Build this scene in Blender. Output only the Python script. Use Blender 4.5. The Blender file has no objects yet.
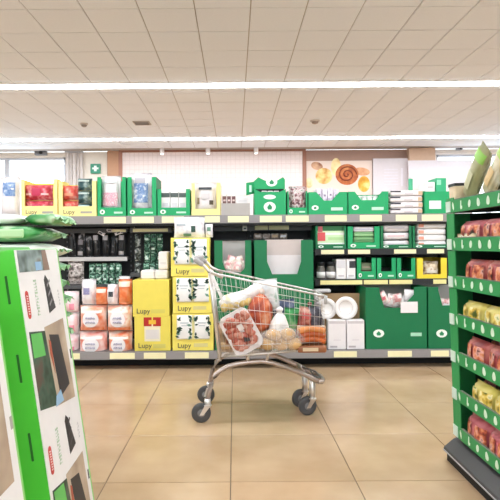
import bpy, bmesh, math, random
from mathutils import Vector, Matrix, Euler
random.seed(7)
SC = bpy.context.scene
COL = SC.collection
PI = math.pi

# ------------------------------------------------------------------ camera
FPX, VX, VY, CH, ROLL = 508.0, 234.5, 245.0, 1.136, math.radians(0.43)
cam_d = bpy.data.cameras.new('camera'); cam = bpy.data.objects.new('camera', cam_d); COL.objects.link(cam)
cam_d.sensor_width = 36.0; cam_d.lens = FPX / 500 * 36.0
cam_d.shift_x = (250 - VX) / 500; cam_d.shift_y = (VY - 250) / 500
cam_d.clip_start = 0.05; cam_d.clip_end = 200
cam.matrix_world = Matrix.Translation((0, 0, CH)) @ Matrix.Rotation(PI / 2, 4, 'X') @ Matrix.Rotation(-ROLL, 4, 'Z')
SC.camera = cam
# ------------------------------------------------------------------ world, exposure
W = bpy.data.worlds.new('world'); SC.world = W; W.use_nodes = True
W.node_tree.nodes['Background'].inputs[0].default_value = (0.86, 0.94, 1.0, 1)
W.node_tree.nodes['Background'].inputs[1].default_value = 3.6
SC.view_settings.view_transform = 'Standard'; SC.view_settings.look = 'None'
SC.view_settings.gamma = 1.0; SC.view_settings.use_curve_mapping = False
SC.view_settings.exposure = 0.0
STRIP_POWER = 37.0

def P(x, y, Y):
    u, v = x - VX, y - VY
    u0 = u * math.cos(ROLL) - v * math.sin(ROLL); v0 = u * math.sin(ROLL) + v * math.cos(ROLL)
    return Vector((u0 / FPX * Y, Y, CH - v0 / FPX * Y))
def PX(x, Y, y=245): return P(x, y, Y).x
def PZ(y, Y, x=234.5): return P(x, y, Y).z

# ------------------------------------------------------------------ materials
def lin(c):
    if isinstance(c, str):
        c = tuple(int(c[i:i+2], 16) / 255 for i in (0, 2, 4))
    return tuple(((v / 12.92) if v <= 0.04045 else ((v + 0.055) / 1.055) ** 2.4) for v in c) + (1,)
MATS = {}
def mat(c, rough=0.55, metal=0.0, var=0.06, scale=14.0, bump=0.0, name=None, emit=0.0):
    key = ('p', c, rough, metal, var, scale, bump, emit)
    if key in MATS: return MATS[key]
    m = bpy.data.materials.new(name or 'surface_' + str(len(MATS))); m.use_nodes = True
    nt = m.node_tree; b = nt.nodes['Principled BSDF']
    L = lin(c)
    tc = nt.nodes.new('ShaderNodeTexCoord'); nz = nt.nodes.new('ShaderNodeTexNoise')
    nz.inputs['Scale'].default_value = scale; nz.inputs['Detail'].default_value = 3
    nt.links.new(tc.outputs['Object'], nz.inputs['Vector'])
    mx = nt.nodes.new('ShaderNodeMix'); mx.data_type = 'RGBA'
    mx.inputs[6].default_value = tuple(max(0, v * (1 - var)) for v in L[:3]) + (1,)
    mx.inputs[7].default_value = tuple(min(1, v * (1 + var)) for v in L[:3]) + (1,)
    nt.links.new(nz.outputs['Fac'], mx.inputs[0]); nt.links.new(mx.outputs[2], b.inputs['Base Color'])
    b.inputs['Roughness'].default_value = rough; b.inputs['Metallic'].default_value = metal
    if bump:
        bp = nt.nodes.new('ShaderNodeBump'); bp.inputs['Strength'].default_value = bump; bp.inputs['Distance'].default_value = 0.01
        nt.links.new(nz.outputs['Fac'], bp.inputs['Height']); nt.links.new(bp.outputs['Normal'], b.inputs['Normal'])
    if emit:
        b.inputs['Emission Color'].default_value = L; b.inputs['Emission Strength'].default_value = emit
    MATS[key] = m; return m
def pattern(cols, scale=30.0, rough=0.45, seed=0.0, vor=False, sharp=True):
    """printed film: flecks of several inks"""
    key = ('q', tuple(cols), scale, rough, seed, vor)
    if key in MATS: return MATS[key]
    m = bpy.data.materials.new('print_' + str(len(MATS))); m.use_nodes = True
    nt = m.node_tree; b = nt.nodes['Principled BSDF']
    tc = nt.nodes.new('ShaderNodeTexCoord'); mp = nt.nodes.new('ShaderNodeMapping')
    mp.inputs['Location'].default_value = (seed * 3.1, seed * 1.7, seed * 2.3)
    nt.links.new(tc.outputs['Object'], mp.inputs['Vector'])
    if vor:
        t = nt.nodes.new('ShaderNodeTexVoronoi'); t.inputs['Scale'].default_value = scale
        sp = nt.nodes.new('ShaderNodeSeparateColor'); nt.links.new(mp.outputs[0], t.inputs['Vector'])
        nt.links.new(t.outputs['Color'], sp.inputs[0]); out = sp.outputs[0]; lo, hi = 0.0, 1.0
    else:
        t = nt.nodes.new('ShaderNodeTexNoise'); t.inputs['Scale'].default_value = scale; t.inputs['Detail'].default_value = 2
        nt.links.new(mp.outputs[0], t.inputs['Vector']); out = t.outputs['Fac']; lo, hi = 0.32, 0.70
    r = nt.nodes.new('ShaderNodeValToRGB'); cr = r.color_ramp; cr.interpolation = 'LINEAR'
    n = len(cols)
    cr.elements[0].position = lo; cr.elements[0].color = lin(cols[0])
    cr.elements[1].position = hi; cr.elements[1].color = lin(cols[-1])
    for i in range(1, n - 1):
        e = cr.elements.new(lo + (hi - lo) * i / (n - 1)); e.color = lin(cols[i])
    nt.links.new(out, r.inputs[0]); nt.links.new(r.outputs[0], b.inputs['Base Color'])
    b.inputs['Roughness'].default_value = rough
    MATS[key] = m; return m
def film_mat(c=(0.95, 0.95, 0.96), alpha=0.35, name='clear_film'):
    key = ('f', c, alpha)
    if key in MATS: return MATS[key]
    m = bpy.data.materials.new(name); m.use_nodes = True; nt = m.node_tree; b = nt.nodes['Principled BSDF']
    b.inputs['Base Color'].default_value = lin(c); b.inputs['Roughness'].default_value = 0.12
    b.inputs['Alpha'].default_value = alpha
    nz = nt.nodes.new('ShaderNodeTexNoise'); nz.inputs['Scale'].default_value = 25
    bp = nt.nodes.new('ShaderNodeBump'); bp.inputs['Strength'].default_value = 0.4
    nt.links.new(nz.outputs['Fac'], bp.inputs['Height']); nt.links.new(bp.outputs['Normal'], b.inputs['Normal'])
    MATS[key] = m; return m

GREEN = mat('14a163', 0.5, name='green_card'); GREEN_D = mat('006f42', 0.5, name='deep_green_card')
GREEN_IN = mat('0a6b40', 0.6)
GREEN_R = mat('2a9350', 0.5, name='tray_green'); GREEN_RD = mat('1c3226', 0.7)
YELLOW = mat('f1e06a', 0.5, name='yellow_card'); YELLOW_P = mat('f6e79a', 0.5, name='pale_yellow_card')
YELLOW_L = mat('e4d35c', 0.5, name='strong_yellow_card')
WHITE = mat('f1eeee', 0.5, name='white_card'); WHITE_P = mat('ece6e8', 0.4, name='white_film', bump=0.15, scale=30)
INK = mat('3a3f46', 0.6, name='dark_ink'); INKG = mat('a7a49a', 0.6, name='grey_ink')
GREY_RAIL = mat('8f8a8a', 0.45, name='rail_grey'); TICKET = mat('f0e9bd', 0.5, name='ticket_paper')
DARK = mat('1d1f22', 0.6, name='dark_metal'); BLACK = mat('0c0c0d', 0.7, name='black_rubber')
STEEL = mat('dedad8', 0.3, 0.85, name='zinc_steel'); STEEL_P = mat('b9aca6', 0.35, 0.8, name='zinc_frame')

# ------------------------------------------------------------------ mesh helpers
class MB:
    def __init__(s): s.v = []; s.f = []; s.sm = []
    def add(s, vs, fs, smooth=False):
        o = len(s.v); s.v += [tuple(p) for p in vs]; s.f += [tuple(i + o for i in f) for f in fs]; s.sm += [smooth] * len(fs); return s
    def box(s, x0, x1, y0, y1, z0, z1):
        vs = [(x, y, z) for z in (z0, z1) for y in (y0, y1) for x in (x0, x1)]
        return s.add(vs, [(0, 2, 3, 1), (4, 5, 7, 6), (0, 1, 5, 4), (2, 6, 7, 3), (0, 4, 6, 2), (1, 3, 7, 5)])
    def rbox(s, x0, x1, y0, y1, z0, z1, r=0.006, seg=2):
        bm = bmesh.new(); bmesh.ops.create_cube(bm, size=1)
        for v in bm.verts:
            v.co = ((x0 + x1) / 2 + v.co.x * (x1 - x0), (y0 + y1) / 2 + v.co.y * (y1 - y0), (z0 + z1) / 2 + v.co.z * (z1 - z0))
        bmesh.ops.bevel(bm, geom=bm.edges[:], offset=r, segments=seg, affect='EDGES', profile=0.5)
        bm.verts.index_update()
        s.add([v.co[:] for v in bm.verts], [tuple(v.index for v in f.verts) for f in bm.faces], seg > 1); bm.free(); return s
    def prism(s, pts, y0, y1):
        """polygon in x,z extruded in y"""
        n = len(pts); vs = [(x, y0, z) for x, z in pts] + [(x, y1, z) for x, z in pts]
        fs = [tuple(range(n)), tuple(range(2 * n - 1, n - 1, -1))] + [((i + 1) % n, i, i + n, (i + 1) % n + n) for i in range(n)]
        return s.add(vs, fs)
    def disc(s, cx, cz, rx, rz, y0, y1, n=20):
        return s.prism([(cx + rx * math.cos(2 * PI * i / n), cz + rz * math.sin(2 * PI * i / n)) for i in range(n)], y0, y1)
    def tube(s, pts, r, n=8, closed=False):
        pts = [Vector(p) for p in pts]; N = len(pts); rings = []
        for i, p in enumerate(pts):
            a = pts[(i - 1) % N] if (closed or i) else p; b = pts[(i + 1) % N] if (closed or i < N - 1) else p
            t = (b - a).normalized(); up = Vector((0, 0, 1)) if abs(t.z) < 0.9 else Vector((1, 0, 0))
            e1 = t.cross(up).normalized(); e2 = t.cross(e1)
            rings.append([p + r * (math.cos(2 * PI * k / n) * e1 + math.sin(2 * PI * k / n) * e2) for k in range(n)])
        vs = [q for ring in rings for q in ring]; fs = []
        M = N if closed else N - 1
        for i in range(M):
            j = (i + 1) % N
            fs += [(i * n + k, i * n + (k + 1) % n, j * n + (k + 1) % n, j * n + k) for k in range(n)]
        if not closed: fs += [tuple(range(n - 1, -1, -1)), tuple((N - 1) * n + k for k in range(n))]
        return s.add(vs, fs, True)
    def lathe(s, prof, n=20, axis='Z', c=(0, 0, 0)):
        vs = []
        for r, h in prof:
            for k in range(n):
                a = 2 * PI * k / n; p = (r * math.cos(a), r * math.sin(a), h)
                if axis == 'Y': p = (p[0], p[2], p[1])
                if axis == 'X': p = (p[2], p[0], p[1])
                vs.append((p[0] + c[0], p[1] + c[1], p[2] + c[2]))
        fs = []
        for i in range(len(prof) - 1):
            fs += [(i * n + k, i * n + (k + 1) % n, (i + 1) * n + (k + 1) % n, (i + 1) * n + k) for k in range(n)]
        fs += [tuple(range(n - 1, -1, -1)), tuple((len(prof) - 1) * n + k for k in range(n))]
        return s.add(vs, fs, True)
    def blob(s, c, r, n=10, m=7, jit=0.0):
        vs = []; 
        for i in range(m + 1):
            ph = PI * i / m
            for k in range(n):
                a = 2 * PI * k / n; q = 1 + random.uniform(-jit, jit)
                vs.append((c[0] + r[0] * q * math.sin(ph) * math.cos(a), c[1] + r[1] * q * math.sin(ph) * math.sin(a), c[2] + r[2] * q * math.cos(ph)))
        fs = [(i * n + k, (i + 1) * n + k, (i + 1) * n + (k + 1) % n, i * n + (k + 1) % n) for i in range(m) for k in range(n)]
        return s.add(vs, fs, True)
    def pillow(s, w, h, d, nx=10, nz=10, crimp=0.008, seed=0, wr=0.12, sag=0.0):
        """a sealed bag standing in x (width), z (height 0..h), thickness d in y; seams at top and bottom"""
        rnd = random.Random(seed); grid = []
        for side in (-1, 1):
            g = []
            for j in range(nz + 1):
                v = j / nz; row = []
                for i in range(nx + 1):
                    u = i / nx * 2 - 1; vv = v * 2 - 1
                    t = (max(0, 1 - abs(u) ** 3.2) ** 0.55) * (max(0, 1 - abs(vv) ** 4.0) ** 0.6)
                    t = t * (1 + rnd.uniform(-wr, wr))
                    pinch = 1 - 0.05 * (1 - abs(vv)) * 0 - 0.03 * t
                    x = u * w / 2 * (1 - 0.04 * (1 - vv * vv))
                    row.append((x, side * (d / 2 * t + 0.0012), v * h - sag * 0))
                g.append(row)
            grid.append(g)
        vs = [p for g in grid for row in g for p in row]; nn = (nx + 1) * (nz + 1); fs = []
        for sd in (0, 1):
            for j in range(nz):
                for i in range(nx):
                    a = sd * nn + j * (nx + 1) + i; q = (a, a + 1, a + nx + 2, a + nx + 1)
                    fs.append(q if sd == 0 else q[::-1])
        def rim(idx):
            for a, b in zip(idx[:-1], idx[1:]): fs.append((a, a + nn, b + nn, b))
        rim([i for i in range(nx + 1)][::-1]); rim([nz * (nx + 1) + i for i in range(nx + 1)])
        rim([j * (nx + 1) for j in range(nz + 1)]); rim([j * (nx + 1) + nx for j in range(nz + 1)][::-1])
        return s.add(vs, fs, True)
    def xf(s, M, start=0):
        s.v[start:] = [tuple(M @ Vector(p)) for p in s.v[start:]]; return s
    def mesh(s, m, name='mesh'):
        me = bpy.data.meshes.new(name); me.from_pydata(s.v, [], s.f); me.materials.append(m)
        for p, q in zip(me.polygons, s.sm): p.use_smooth = q
        me.update(); return me

def link(name, data, parent=None, loc=None, rot=None):
    o = bpy.data.objects.new(name, data); COL.objects.link(o)
    if parent: o.parent = parent
    if loc is not None: o.location = loc
    if rot is not None: o.rotation_euler = rot
    return o
def tag(o, label, cat, group=None):
    o['label'] = label; o['category'] = cat
    if group: o['group'] = group
    return o
def thing(name, label, cat, loc=(0, 0, 0), rot=(0, 0, 0), group=None):
    return tag(link(name, None, None, loc, rot), label, cat, group)
def part(name, mb, m, parent, loc=None, rot=None, label=None):
    o = link(name, mb.mesh(m, name) if isinstance(mb, MB) else mb, parent, loc, rot)
    if label: o['label'] = label
    return o
def struct(name, mb, m, label=None, cat=None):
    o = link(name, mb.mesh(m, name)); o['kind'] = 'structure'
    if label: o['label'] = label
    if cat: o['category'] = cat
    return o
_txt = {}
def text_mesh(t, size, m):
    k = (t, size, m.name)
    if k not in _txt:
        cu = bpy.data.curves.new('lettering', 'FONT'); cu.body = t; cu.size = size; cu.extrude = 0.0006; cu.resolution_u = 2
        o = bpy.data.objects.new('lettering_src', cu); COL.objects.link(o)
        dg = bpy.context.evaluated_depsgraph_get(); me = bpy.data.meshes.new_from_object(o.evaluated_get(dg))
        me.materials.clear(); me.materials.append(m); bpy.data.objects.remove(o); _txt[k] = me
    return _txt[k]
def lettering(t, size, m, parent, x, y, z, name='lettering', rot=(PI / 2, 0, 0)):
    return part(name, text_mesh(t, size, m), None, parent, (x, y, z), rot)

# ================================================================== ROOM
CZ = CH + 2.54                 # ceiling height
YB, YF, XL, XR = 13.7, -7.0, -10.2, 10.2
TILE = 0.6
# floor: grout bed, tiles as pieces
floor_m = mat('6d5d4c', 0.8, name='grout')
floor = struct('floor', MB().box(XL, XR, YF, YB, -0.06, -0.004), floor_m)
tile_m = bpy.data.materials.new('beige_floor_tile'); tile_m.use_nodes = True
nt = tile_m.node_tree; b = nt.nodes['Principled BSDF']
tc = nt.nodes.new('ShaderNodeTexCoord'); oi = nt.nodes.new('ShaderNodeObjectInfo')
nz = nt.nodes.new('ShaderNodeTexNoise'); nz.inputs['Scale'].default_value = 3.0; nz.inputs['Detail'].default_value = 6
vm = nt.nodes.new('ShaderNodeVectorMath'); vm.operation = 'ADD'
nt.links.new(tc.outputs['Object'], vm.inputs[0]); nt.links.new(oi.outputs['Location'], vm.inputs[1]); nt.links.new(vm.outputs[0], nz.inputs['Vector'])
rp = nt.nodes.new('ShaderNodeValToRGB'); rp.color_ramp.elements[0].color = lin('b09272'); rp.color_ramp.elements[1].color = lin('c4a888')
rp.color_ramp.elements[0].position = 0.3; rp.color_ramp.elements[1].position = 0.7
nt.links.new(nz.outputs['Fac'], rp.inputs[0])
hs = nt.nodes.new('ShaderNodeHueSaturation'); ma = nt.nodes.new('ShaderNodeMapRange')
ma.inputs[3].default_value = 0.94; ma.inputs[4].default_value = 1.05
nt.links.new(oi.outputs['Random'], ma.inputs[0]); nt.links.new(ma.outputs[0], hs.inputs['Value'])
nt.links.new(rp.outputs[0], hs.inputs['Color']); nt.links.new(hs.outputs[0], b.inputs['Base Color'])
b.inputs['Roughness'].default_value = 0.2
TX0 = PX(230.0, 577 / 190.0)    # x of one long joint
TY0 = 577 / (435.0 - 245)       # y of one cross joint
g = 0.0022
tb = MB().add([(g, g, -0.006), (TILE - g, g, -0.006), (TILE - g, TILE - g, -0.006), (g, TILE - g, -0.006),
               (g, g, -0.001), (TILE - g, g, -0.001), (TILE - g, TILE - g, -0.001), (g, TILE - g, -0.001),
               (g + .0015, g + .0015, 0), (TILE - g - .0015, g + .0015, 0), (TILE - g - .0015, TILE - g - .0015, 0), (g + .0015, TILE - g - .0015, 0)],
              [(0, 1, 5, 4), (1, 2, 6, 5), (2, 3, 7, 6), (3, 0, 4, 7), (4, 5, 9, 8), (5, 6, 10, 9), (6, 7, 11, 10), (7, 4, 8, 11), (8, 9, 10, 11)])
tile_me = tb.mesh(tile_m, 'floor_tile')
rest = MB()
for i in range(-16, 17):
    for j in range(-16, 18):
        x, y = TX0 + i * TILE, TY0 + j * TILE
        if x < XL or x + TILE > XR or y < YF or y + TILE > YB: continue
        if -6 <= i <= 5 and -3 <= j <= 3: part('tile', tile_me, None, floor, (x, y, 0))
        else: rest.add([(a + x, b_ + y, c) for a, b_, c in tb.v], tb.f)
o = part('tile_field', rest, tile_m, floor); o['kind'] = 'stuff'
# ceiling: grid bed and panels
ceiling = struct('ceiling', MB().box(XL, XR, YF, YB, CZ + 0.012, CZ + 0.08), mat('b0aaa8', 0.8, name='ceiling_grid'))
panel_m = mat('e8eef6', 0.9, var=0.03, scale=40, bump=0.05, name='ceiling_panel')
CX0 = PX(306, FPX * 2.54 / 235, 10); CY0 = FPX * 2.54 / (245 - 31.5)
g = 0.007
cb = MB().add([(g, g, 0), (TILE - g, g, 0), (TILE - g, TILE - g, 0), (g, TILE - g, 0), (g - .002, g - .002, .02), (TILE - g + .002, g - .002, .02), (TILE - g + .002, TILE - g + .002, .02), (g - .002, TILE - g + .002, .02)],
              [(3, 2, 1, 0), (0, 1, 5, 4), (1, 2, 6, 5), (2, 3, 7, 6), (3, 0, 4, 7)])
cme = cb.mesh(panel_m, 'ceiling_panel'); rest = MB()
for i in range(-20, 20):
    for j in range(-25, 16):
        x, y = CX0 + i * TILE, CY0 + j * TILE
        if x < XL or x + TILE > XR or y < YF or y + TILE > YB: continue
        if abs(x + 0.3) < 5.0 and 4.6 < y < 10.2: part('panel', cme, None, ceiling, (x, y, CZ))
        else: rest.add([(a + x, b_ + y, c + CZ) for a, b_, c in cb.v], cb.f)
o = part('panel_field', rest, panel_m, ceiling); o['kind'] = 'stuff'

PLASTER = mat('e6dfd6', 0.9, name='plaster'); BROWN = mat('ab8c80', 0.8, name='taupe_wall'); BEIGE = mat('c9ab94', 0.8, name='beige_paint')
SHOPWALL = mat('9c9fa3', 0.9, name='shop_wall')
wl = struct('wall_left', MB().box(XL - 0.15, XL, YF, YB, 0, CZ), SHOPWALL)
wr = struct('wall_right', MB().box(XR, XR + 0.15, YF, YB, 0, CZ), SHOPWALL)
FX0, FX1, FZ0, FZ1 = -4.5, 4.5, 0.6, 3.0     # added unseen opening behind the camera, lets in fill daylight
wf = struct('wall_front', MB().box(XL, FX0, YF - 0.15, YF, 0, CZ).box(FX1, XR, YF - 0.15, YF, 0, CZ).box(FX0, FX1, YF - 0.15, YF, 0, FZ0).box(FX0, FX1, YF - 0.15, YF, FZ1, CZ), SHOPWALL)
# back wall with two window openings
Wz1 = PZ(156, YB); Wz0 = 0.7
wx = [PX(-70, YB), PX(67, YB), PX(437, YB), PX(560, YB)]
m = MB().box(XL, wx[0], YB, YB + 0.2, 0, CZ).box(wx[0], wx[1], YB, YB + 0.2, 0, Wz0).box(wx[0], wx[1], YB, YB + 0.2, Wz1, CZ)
m.box(wx[1], wx[2], YB, YB + 0.2, 0, CZ).box(wx[2], wx[3], YB, YB + 0.2, 0, Wz0).box(wx[2], wx[3], YB, YB + 0.2, Wz1, CZ).box(wx[3], XR, YB, YB + 0.2, 0, CZ)
wall_back = struct('wall_back', m, PLASTER)
part('taupe_cladding', MB().box(PX(108, YB), PX(411, YB), YB - 0.03, YB, 0, CZ), BROWN, wall_back)
FRAME = mat('b9bcc4', 0.5, name='window_frame')
for n, (a, b_, mull) in enumerate(((wx[0], wx[1], (-30, 7)), (wx[2], wx[3], (490,)))):
    w = MB().box(a, b_, YB + 0.04, YB + 0.1, Wz1 - 0.06, Wz1).box(a, b_, YB + 0.04, YB + 0.1, Wz0, Wz0 + 0.08)
    w.box(a, a + 0.06, YB + 0.04, YB + 0.1, Wz0, Wz1).box(b_ - 0.08, b_, YB + 0.04, YB + 0.1, Wz0, Wz1)
    wo = struct('window_%d' % (n + 1), w, FRAME)
    for q in mull:
        xx = PX(q, YB); part('mullion', MB().box(xx - 0.06, xx + 0.06, YB + 0.03, YB + 0.11, Wz0 + 0.08, Wz1 - 0.06), FRAME, wo)
    gm = MATS.get('pane')
    if not gm:
        gm = bpy.data.materials.new('window_glass'); gm.use_nodes = True; t = gm.node_tree; t.nodes.clear()
        out = t.nodes.new('ShaderNodeOutputMaterial'); tr = t.nodes.new('ShaderNodeBsdfTransparent'); gl = t.nodes.new('ShaderNodeBsdfGlossy'); mx = t.nodes.new('ShaderNodeMixShader')
        gl.inputs['Roughness'].default_value = 0.05; mx.inputs[0].default_value = 0.06
        t.links.new(tr.outputs[0], mx.inputs[1]); t.links.new(gl.outputs[0], mx.inputs[2]); t.links.new(mx.outputs[0], out.inputs[0]); MATS['pane'] = gm
    part('pane', MB().box(a + 0.02, b_ - 0.02, YB + 0.06, YB + 0.066, Wz0 + 0.02, Wz1 - 0.02), gm, wo)
w = MB().box(FX0, FX1, YF - .1, YF - .04, FZ1 - .06, FZ1).box(FX0, FX1, YF - .1, YF - .04, FZ0, FZ0 + .08)
wo = struct('window_3', w, FRAME)  # glazing added out of view, brings cool fill daylight to ceiling and goods
for k in range(7):
    xx = FX0 + .05 + (FX1 - FX0 - .1) * k / 6; part('mullion', MB().box(xx - .04, xx + .04, YF - .11, YF - .03, FZ0 + .08, FZ1 - .06), FRAME, wo)
part('pane', MB().box(FX0, FX1, YF - .075, YF - .07, FZ0 + .02, FZ1 - .02), MATS['pane'], wo)
# pillar by the right window, timber post by the exit sign
struct('trim_1', MB().box(PX(410, YB - .25), PX(436, YB - .25), YB - 0.25, YB, 0, CZ), BEIGE)
struct('trim_2', MB().box(PX(108, YB - .1), PX(121, YB - .1), YB - 0.1, YB - 0.03, 0, CZ), mat('b98f72', 0.7, name='timber'))

# light strips
diff_m = bpy.data.materials.new('lamp_diffuser'); diff_m.use_nodes = True
b = diff_m.node_tree.nodes['Principled BSDF']; b.inputs['Base Color'].default_value = (1, 1, 1, 1)
b.inputs['Emission Color'].default_value = (0.90, 0.955, 1.0, 1); b.inputs['Emission Strength'].default_value = STRIP_POWER
SY = [FPX * 2.54 / (245 - 84.5), FPX * 2.54 / (245 - 138)]; st = SY[1] - SY[0]
for y, lb in ((SY[0], 'long white light strip across the ceiling, nearer of the two in view'), (SY[1], 'long white light strip close to the back wall, farther of the two in view'),
              (3.25, 'long ceiling light strip above the shopping trolley'), (-0.8, 'long ceiling light strip right above the camera'), (-4.85, 'long ceiling light strip behind the camera')):
    t = thing('light_strip', lb, 'ceiling light', (0, y, CZ), group='ceiling light strips')
    part('housing', MB().box(-9.8, 9.8, -0.11, -0.091, -0.012, 0).box(-9.8, 9.8, 0.091, 0.11, -0.012, 0).box(-9.8, 9.8, -0.091, 0.091, -0.006, 0), mat('f0f0f0', 0.5), t)
    part('diffuser', MB().box(-9.8, 9.8, -0.09, 0.09, -0.020, -0.006), diff_m, t)
# ceiling bits
def ceil_dot(px, py, w, d, nm, lb, c):
    Y = FPX * 2.54 / (245 - P(px, py, 1).z * 0 - py); t = thing(nm, lb, 'vent' if 'vent' in nm else 'detector', (PX(px, Y, py), Y, CZ))
    if 'vent' in nm:
        part('frame', MB().rbox(-w / 2, w / 2, -d / 2, d / 2, -0.02, 0, 0.004), mat('b5aea9', 0.6), t)
        for k in range(5): part('slat', MB().box(-w / 2 + .03, w / 2 - .03, -d / 2 + .03 + k * (d - .06) / 5, -d / 2 + .05 + k * (d - .06) / 5, -0.03, -0.018), mat(c, 0.6), t)
    else:
        part('base', MB().lathe([(w / 2, 0), (w / 2, -0.02), (w * .4, -0.03)]), mat('cfc8c4', 0.5), t); part('dome', MB().lathe([(w * .38, -0.03), (w * .3, -0.06), (w * .1, -0.075)]), mat(c, 0.4), t)
ceil_dot(142, 122, 0.34, 0.3, 'ceiling_vent', 'small grey ceiling vent between the two light strips', '8a8480')
ceil_dot(84, 122.5, 0.16, 0.2, 'smoke_detector', 'small round detector on the ceiling left of the grey vent', '9a928e')
ceil_dot(315, 121, 0.2, 0.2, 'smoke_detector', 'small round detector on the ceiling above the bread picture', '9a8c84')

# things on the back wall
def wp(x, y, d=0.0): return P(x, y, YB - d)
# white gridded panel in brown frame
x0, x1 = PX(121, YB - .1), PX(305, YB - .1); z1 = PZ(150.5, YB - .1); z0 = 0.9
t = thing('wall_panel', 'large white gridded panel in a reddish brown frame on the back wall', 'wall panel', ((x0 + x1) / 2, YB - 0.1, z0))
hw = (x1 - x0) / 2; hh = z1 - z0
part('board', MB().box(-hw, hw, 0.02, 0.07, 0, hh), mat('efe3e2', 0.5, name='panel_white'), t)
gr = MB()
n = 40
for k in range(1, n): gr.box(-hw + k * 2 * hw / n - .006, -hw + k * 2 * hw / n + .006, 0.008, 0.02, 0, hh)
for k in range(1, 22): gr.box(-hw, hw, 0.01, 0.02, hh - k * .12 - .006, hh - k * .12 + .006)
o = part('grid', gr, mat('e4d6d4', 0.6), t); o['kind'] = 'stuff'
FR = mat('a0705e', 0.6, name='brown_frame')
part('frame_top', MB().box(-hw - .04, hw + .04, -0.02, 0.06, hh - .03, hh + .06), FR, t)
for s in (-1, 1): part('frame_side', MB().box(s * hw - .05, s * hw + .05, -0.02, 0.06, 0, hh - .03), FR, t)
part('frame_bottom', MB().box(-hw - .04, hw + .04, -0.02, 0.06, -.06, 0), FR, t)
for k, px in enumerate((162, 208, 256)):
    q = P(px, 149, YB - 0.35)
    t = thing('track_spot', ['leftmost', 'middle', 'rightmost'][k] + ' of three small white spotlights above the gridded panel', 'spotlight', (q.x, YB - 0.35, CZ), group='white spotlights')
    L = CZ - PZ(153.5, YB - .35)
    part('stem', MB().tube([(0, 0, 0), (0, 0, -L + .1)], 0.02), WHITE, t)
    part('head', MB().lathe([(0.045, -L), (0.06, -L + .02), (0.06, -L + .15), (0.03, -L + .18)], 14), WHITE, t)
    part('lens', MB().lathe([(0.04, -L - .004), (0.04, -L)], 14), mat('ffffff', 0.4, emit=6.0), t)
# exit sign
q = P(95.5, 173.5, YB - .05)
t = thing('exit_sign', 'small green sign with a white emblem on the plaster by the window', 'sign', (q.x, YB - .04, q.z))
part('plate', MB().rbox(-.135, .135, -.02, .03, 0, .26, .01), mat('3a8f76', 0.5), t)
part('emblem', MB().prism([(-.085, .11), (-.035, .11), (-.035, .06), (.035, .06), (.035, .11), (.085, .11), (.085, .16), (.035, .16), (.035, .21), (-.035, .21), (-.035, .16), (-.085, .16)], -.026, -.02), mat('e8fff6', 0.5), t)
# vertical blind beside the window
q = P(74, 152, YB - .08)
t = thing('vertical_blind', 'narrow pale vertical blind gathered beside the bright left window', 'blind', (q.x, YB - .08, 0.7))
part('head_rail', MB().box(-.24, .24, -.04, .04, q.z - .72, q.z - .66), FRAME, t)
for k in range(5): part('slat', MB().box(-.22 + k * .095, -.145 + k * .095, -.01 + .01 * (k % 2), .0 + .01 * (k % 2), 0, q.z - .72), mat(('cfc8c6', 'bdb5b3')[k % 2], 0.7), t)
# dark sensor over the left window, and over the right
for px, py, lb in ((41, 153, 'dark motion sensor box above the left window'), (459, 149, 'small dark sensor above the right window')):
    q = P(px, py, YB - .06); s = 1.0 if px < 100 else 0.5
    t = thing('motion_sensor', lb, 'sensor', (q.x, YB - .001, q.z))
    part('housing', MB().rbox(-.16 * s, .16 * s, -.12, 0, -.06 * s, .06 * s, .02), mat('7c7f85', 0.5), t)
    part('eye', MB().disc(.02, 0, .05 * s, .04 * s, -.13, -.12), DARK, t)
# bakery picture
q0, q1 = P(305, 161, YB - .08), P(372, 161, YB - .08)
bw = q1.x - q0.x
t = thing('bakery_picture', 'large bakery picture with a pale loaf and a brown twisted bun', 'picture', (q0.x, YB - .08, 0))
part('board', MB().box(0, bw, 0, .05, 1.9, q0.z), mat('e2d0c6', 0.5, name='poster_paper', var=0.04, scale=2), t)
def bp(x, y): 
    q = P(x, y, YB - .085); return q.x - q0.x, q.z
def bread(name, x, y, rx, ry, cols, sc=6, dep=.004, seed=0, rot=0):
    cx, cz = bp(x, y); k = (YB - .085) / FPX
    pts = [(cx + rx * k * math.cos(a) * math.cos(rot) - ry * k * math.sin(a) * math.sin(rot), cz + rx * k * math.cos(a) * math.sin(rot) + ry * k * math.sin(a) * math.cos(rot)) for a in [2 * PI * i / 24 for i in range(24)]]
    return part(name, MB().prism(pts, -dep, 0), pattern(cols, sc, 0.6, seed), t)
bread('roll_print', 317, 166, 6, 4, ('8f5f48', 'c79a7a', 'd9b090'), 6, .004, 1, -.3)
bread('loaf_print', 324, 176, 8.5, 8, ('c98f48', 'e9c880', 'f4dfae'), 5, .006, 2)
bread('slice_print', 336, 167, 5, 9, ('e0c080', 'f1dca2', 'f7e8c0'), 4, .005, 3)
bread('bun_print', 347, 174.5, 11.5, 10.5, ('8a3d1c', 'b5602f', 'd08a50'), 5, .008, 4)
cx, cz = bp(347, 174.5); k = YB / FPX; sw = []
for a in range(60):
    th = a / 60 * 4.5 * PI; r = (1 - a / 60) * 9.5 * k; sw.append((cx + r * math.cos(th), -.009, cz + r * .9 * math.sin(th)))
part('swirl_print', MB().tube(sw, 0.018, 5), mat('7a3216', 0.6), t)
bread('finger_roll_print', 362, 171.5, 8, 4, ('b5754e', 'd79c72', 'e3b48c'), 5, .004, 5, -.15)
bread('cheese_print', 364, 184, 6, 8, ('c98a1e', 'e0b040', 'f1d890'), 5, .0035, 6)
bread('roll_print', 309, 183, 4, 5, ('e3c08a', 'f0dcb0', 'f5e7cc'), 5, .0035, 7)
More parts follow.
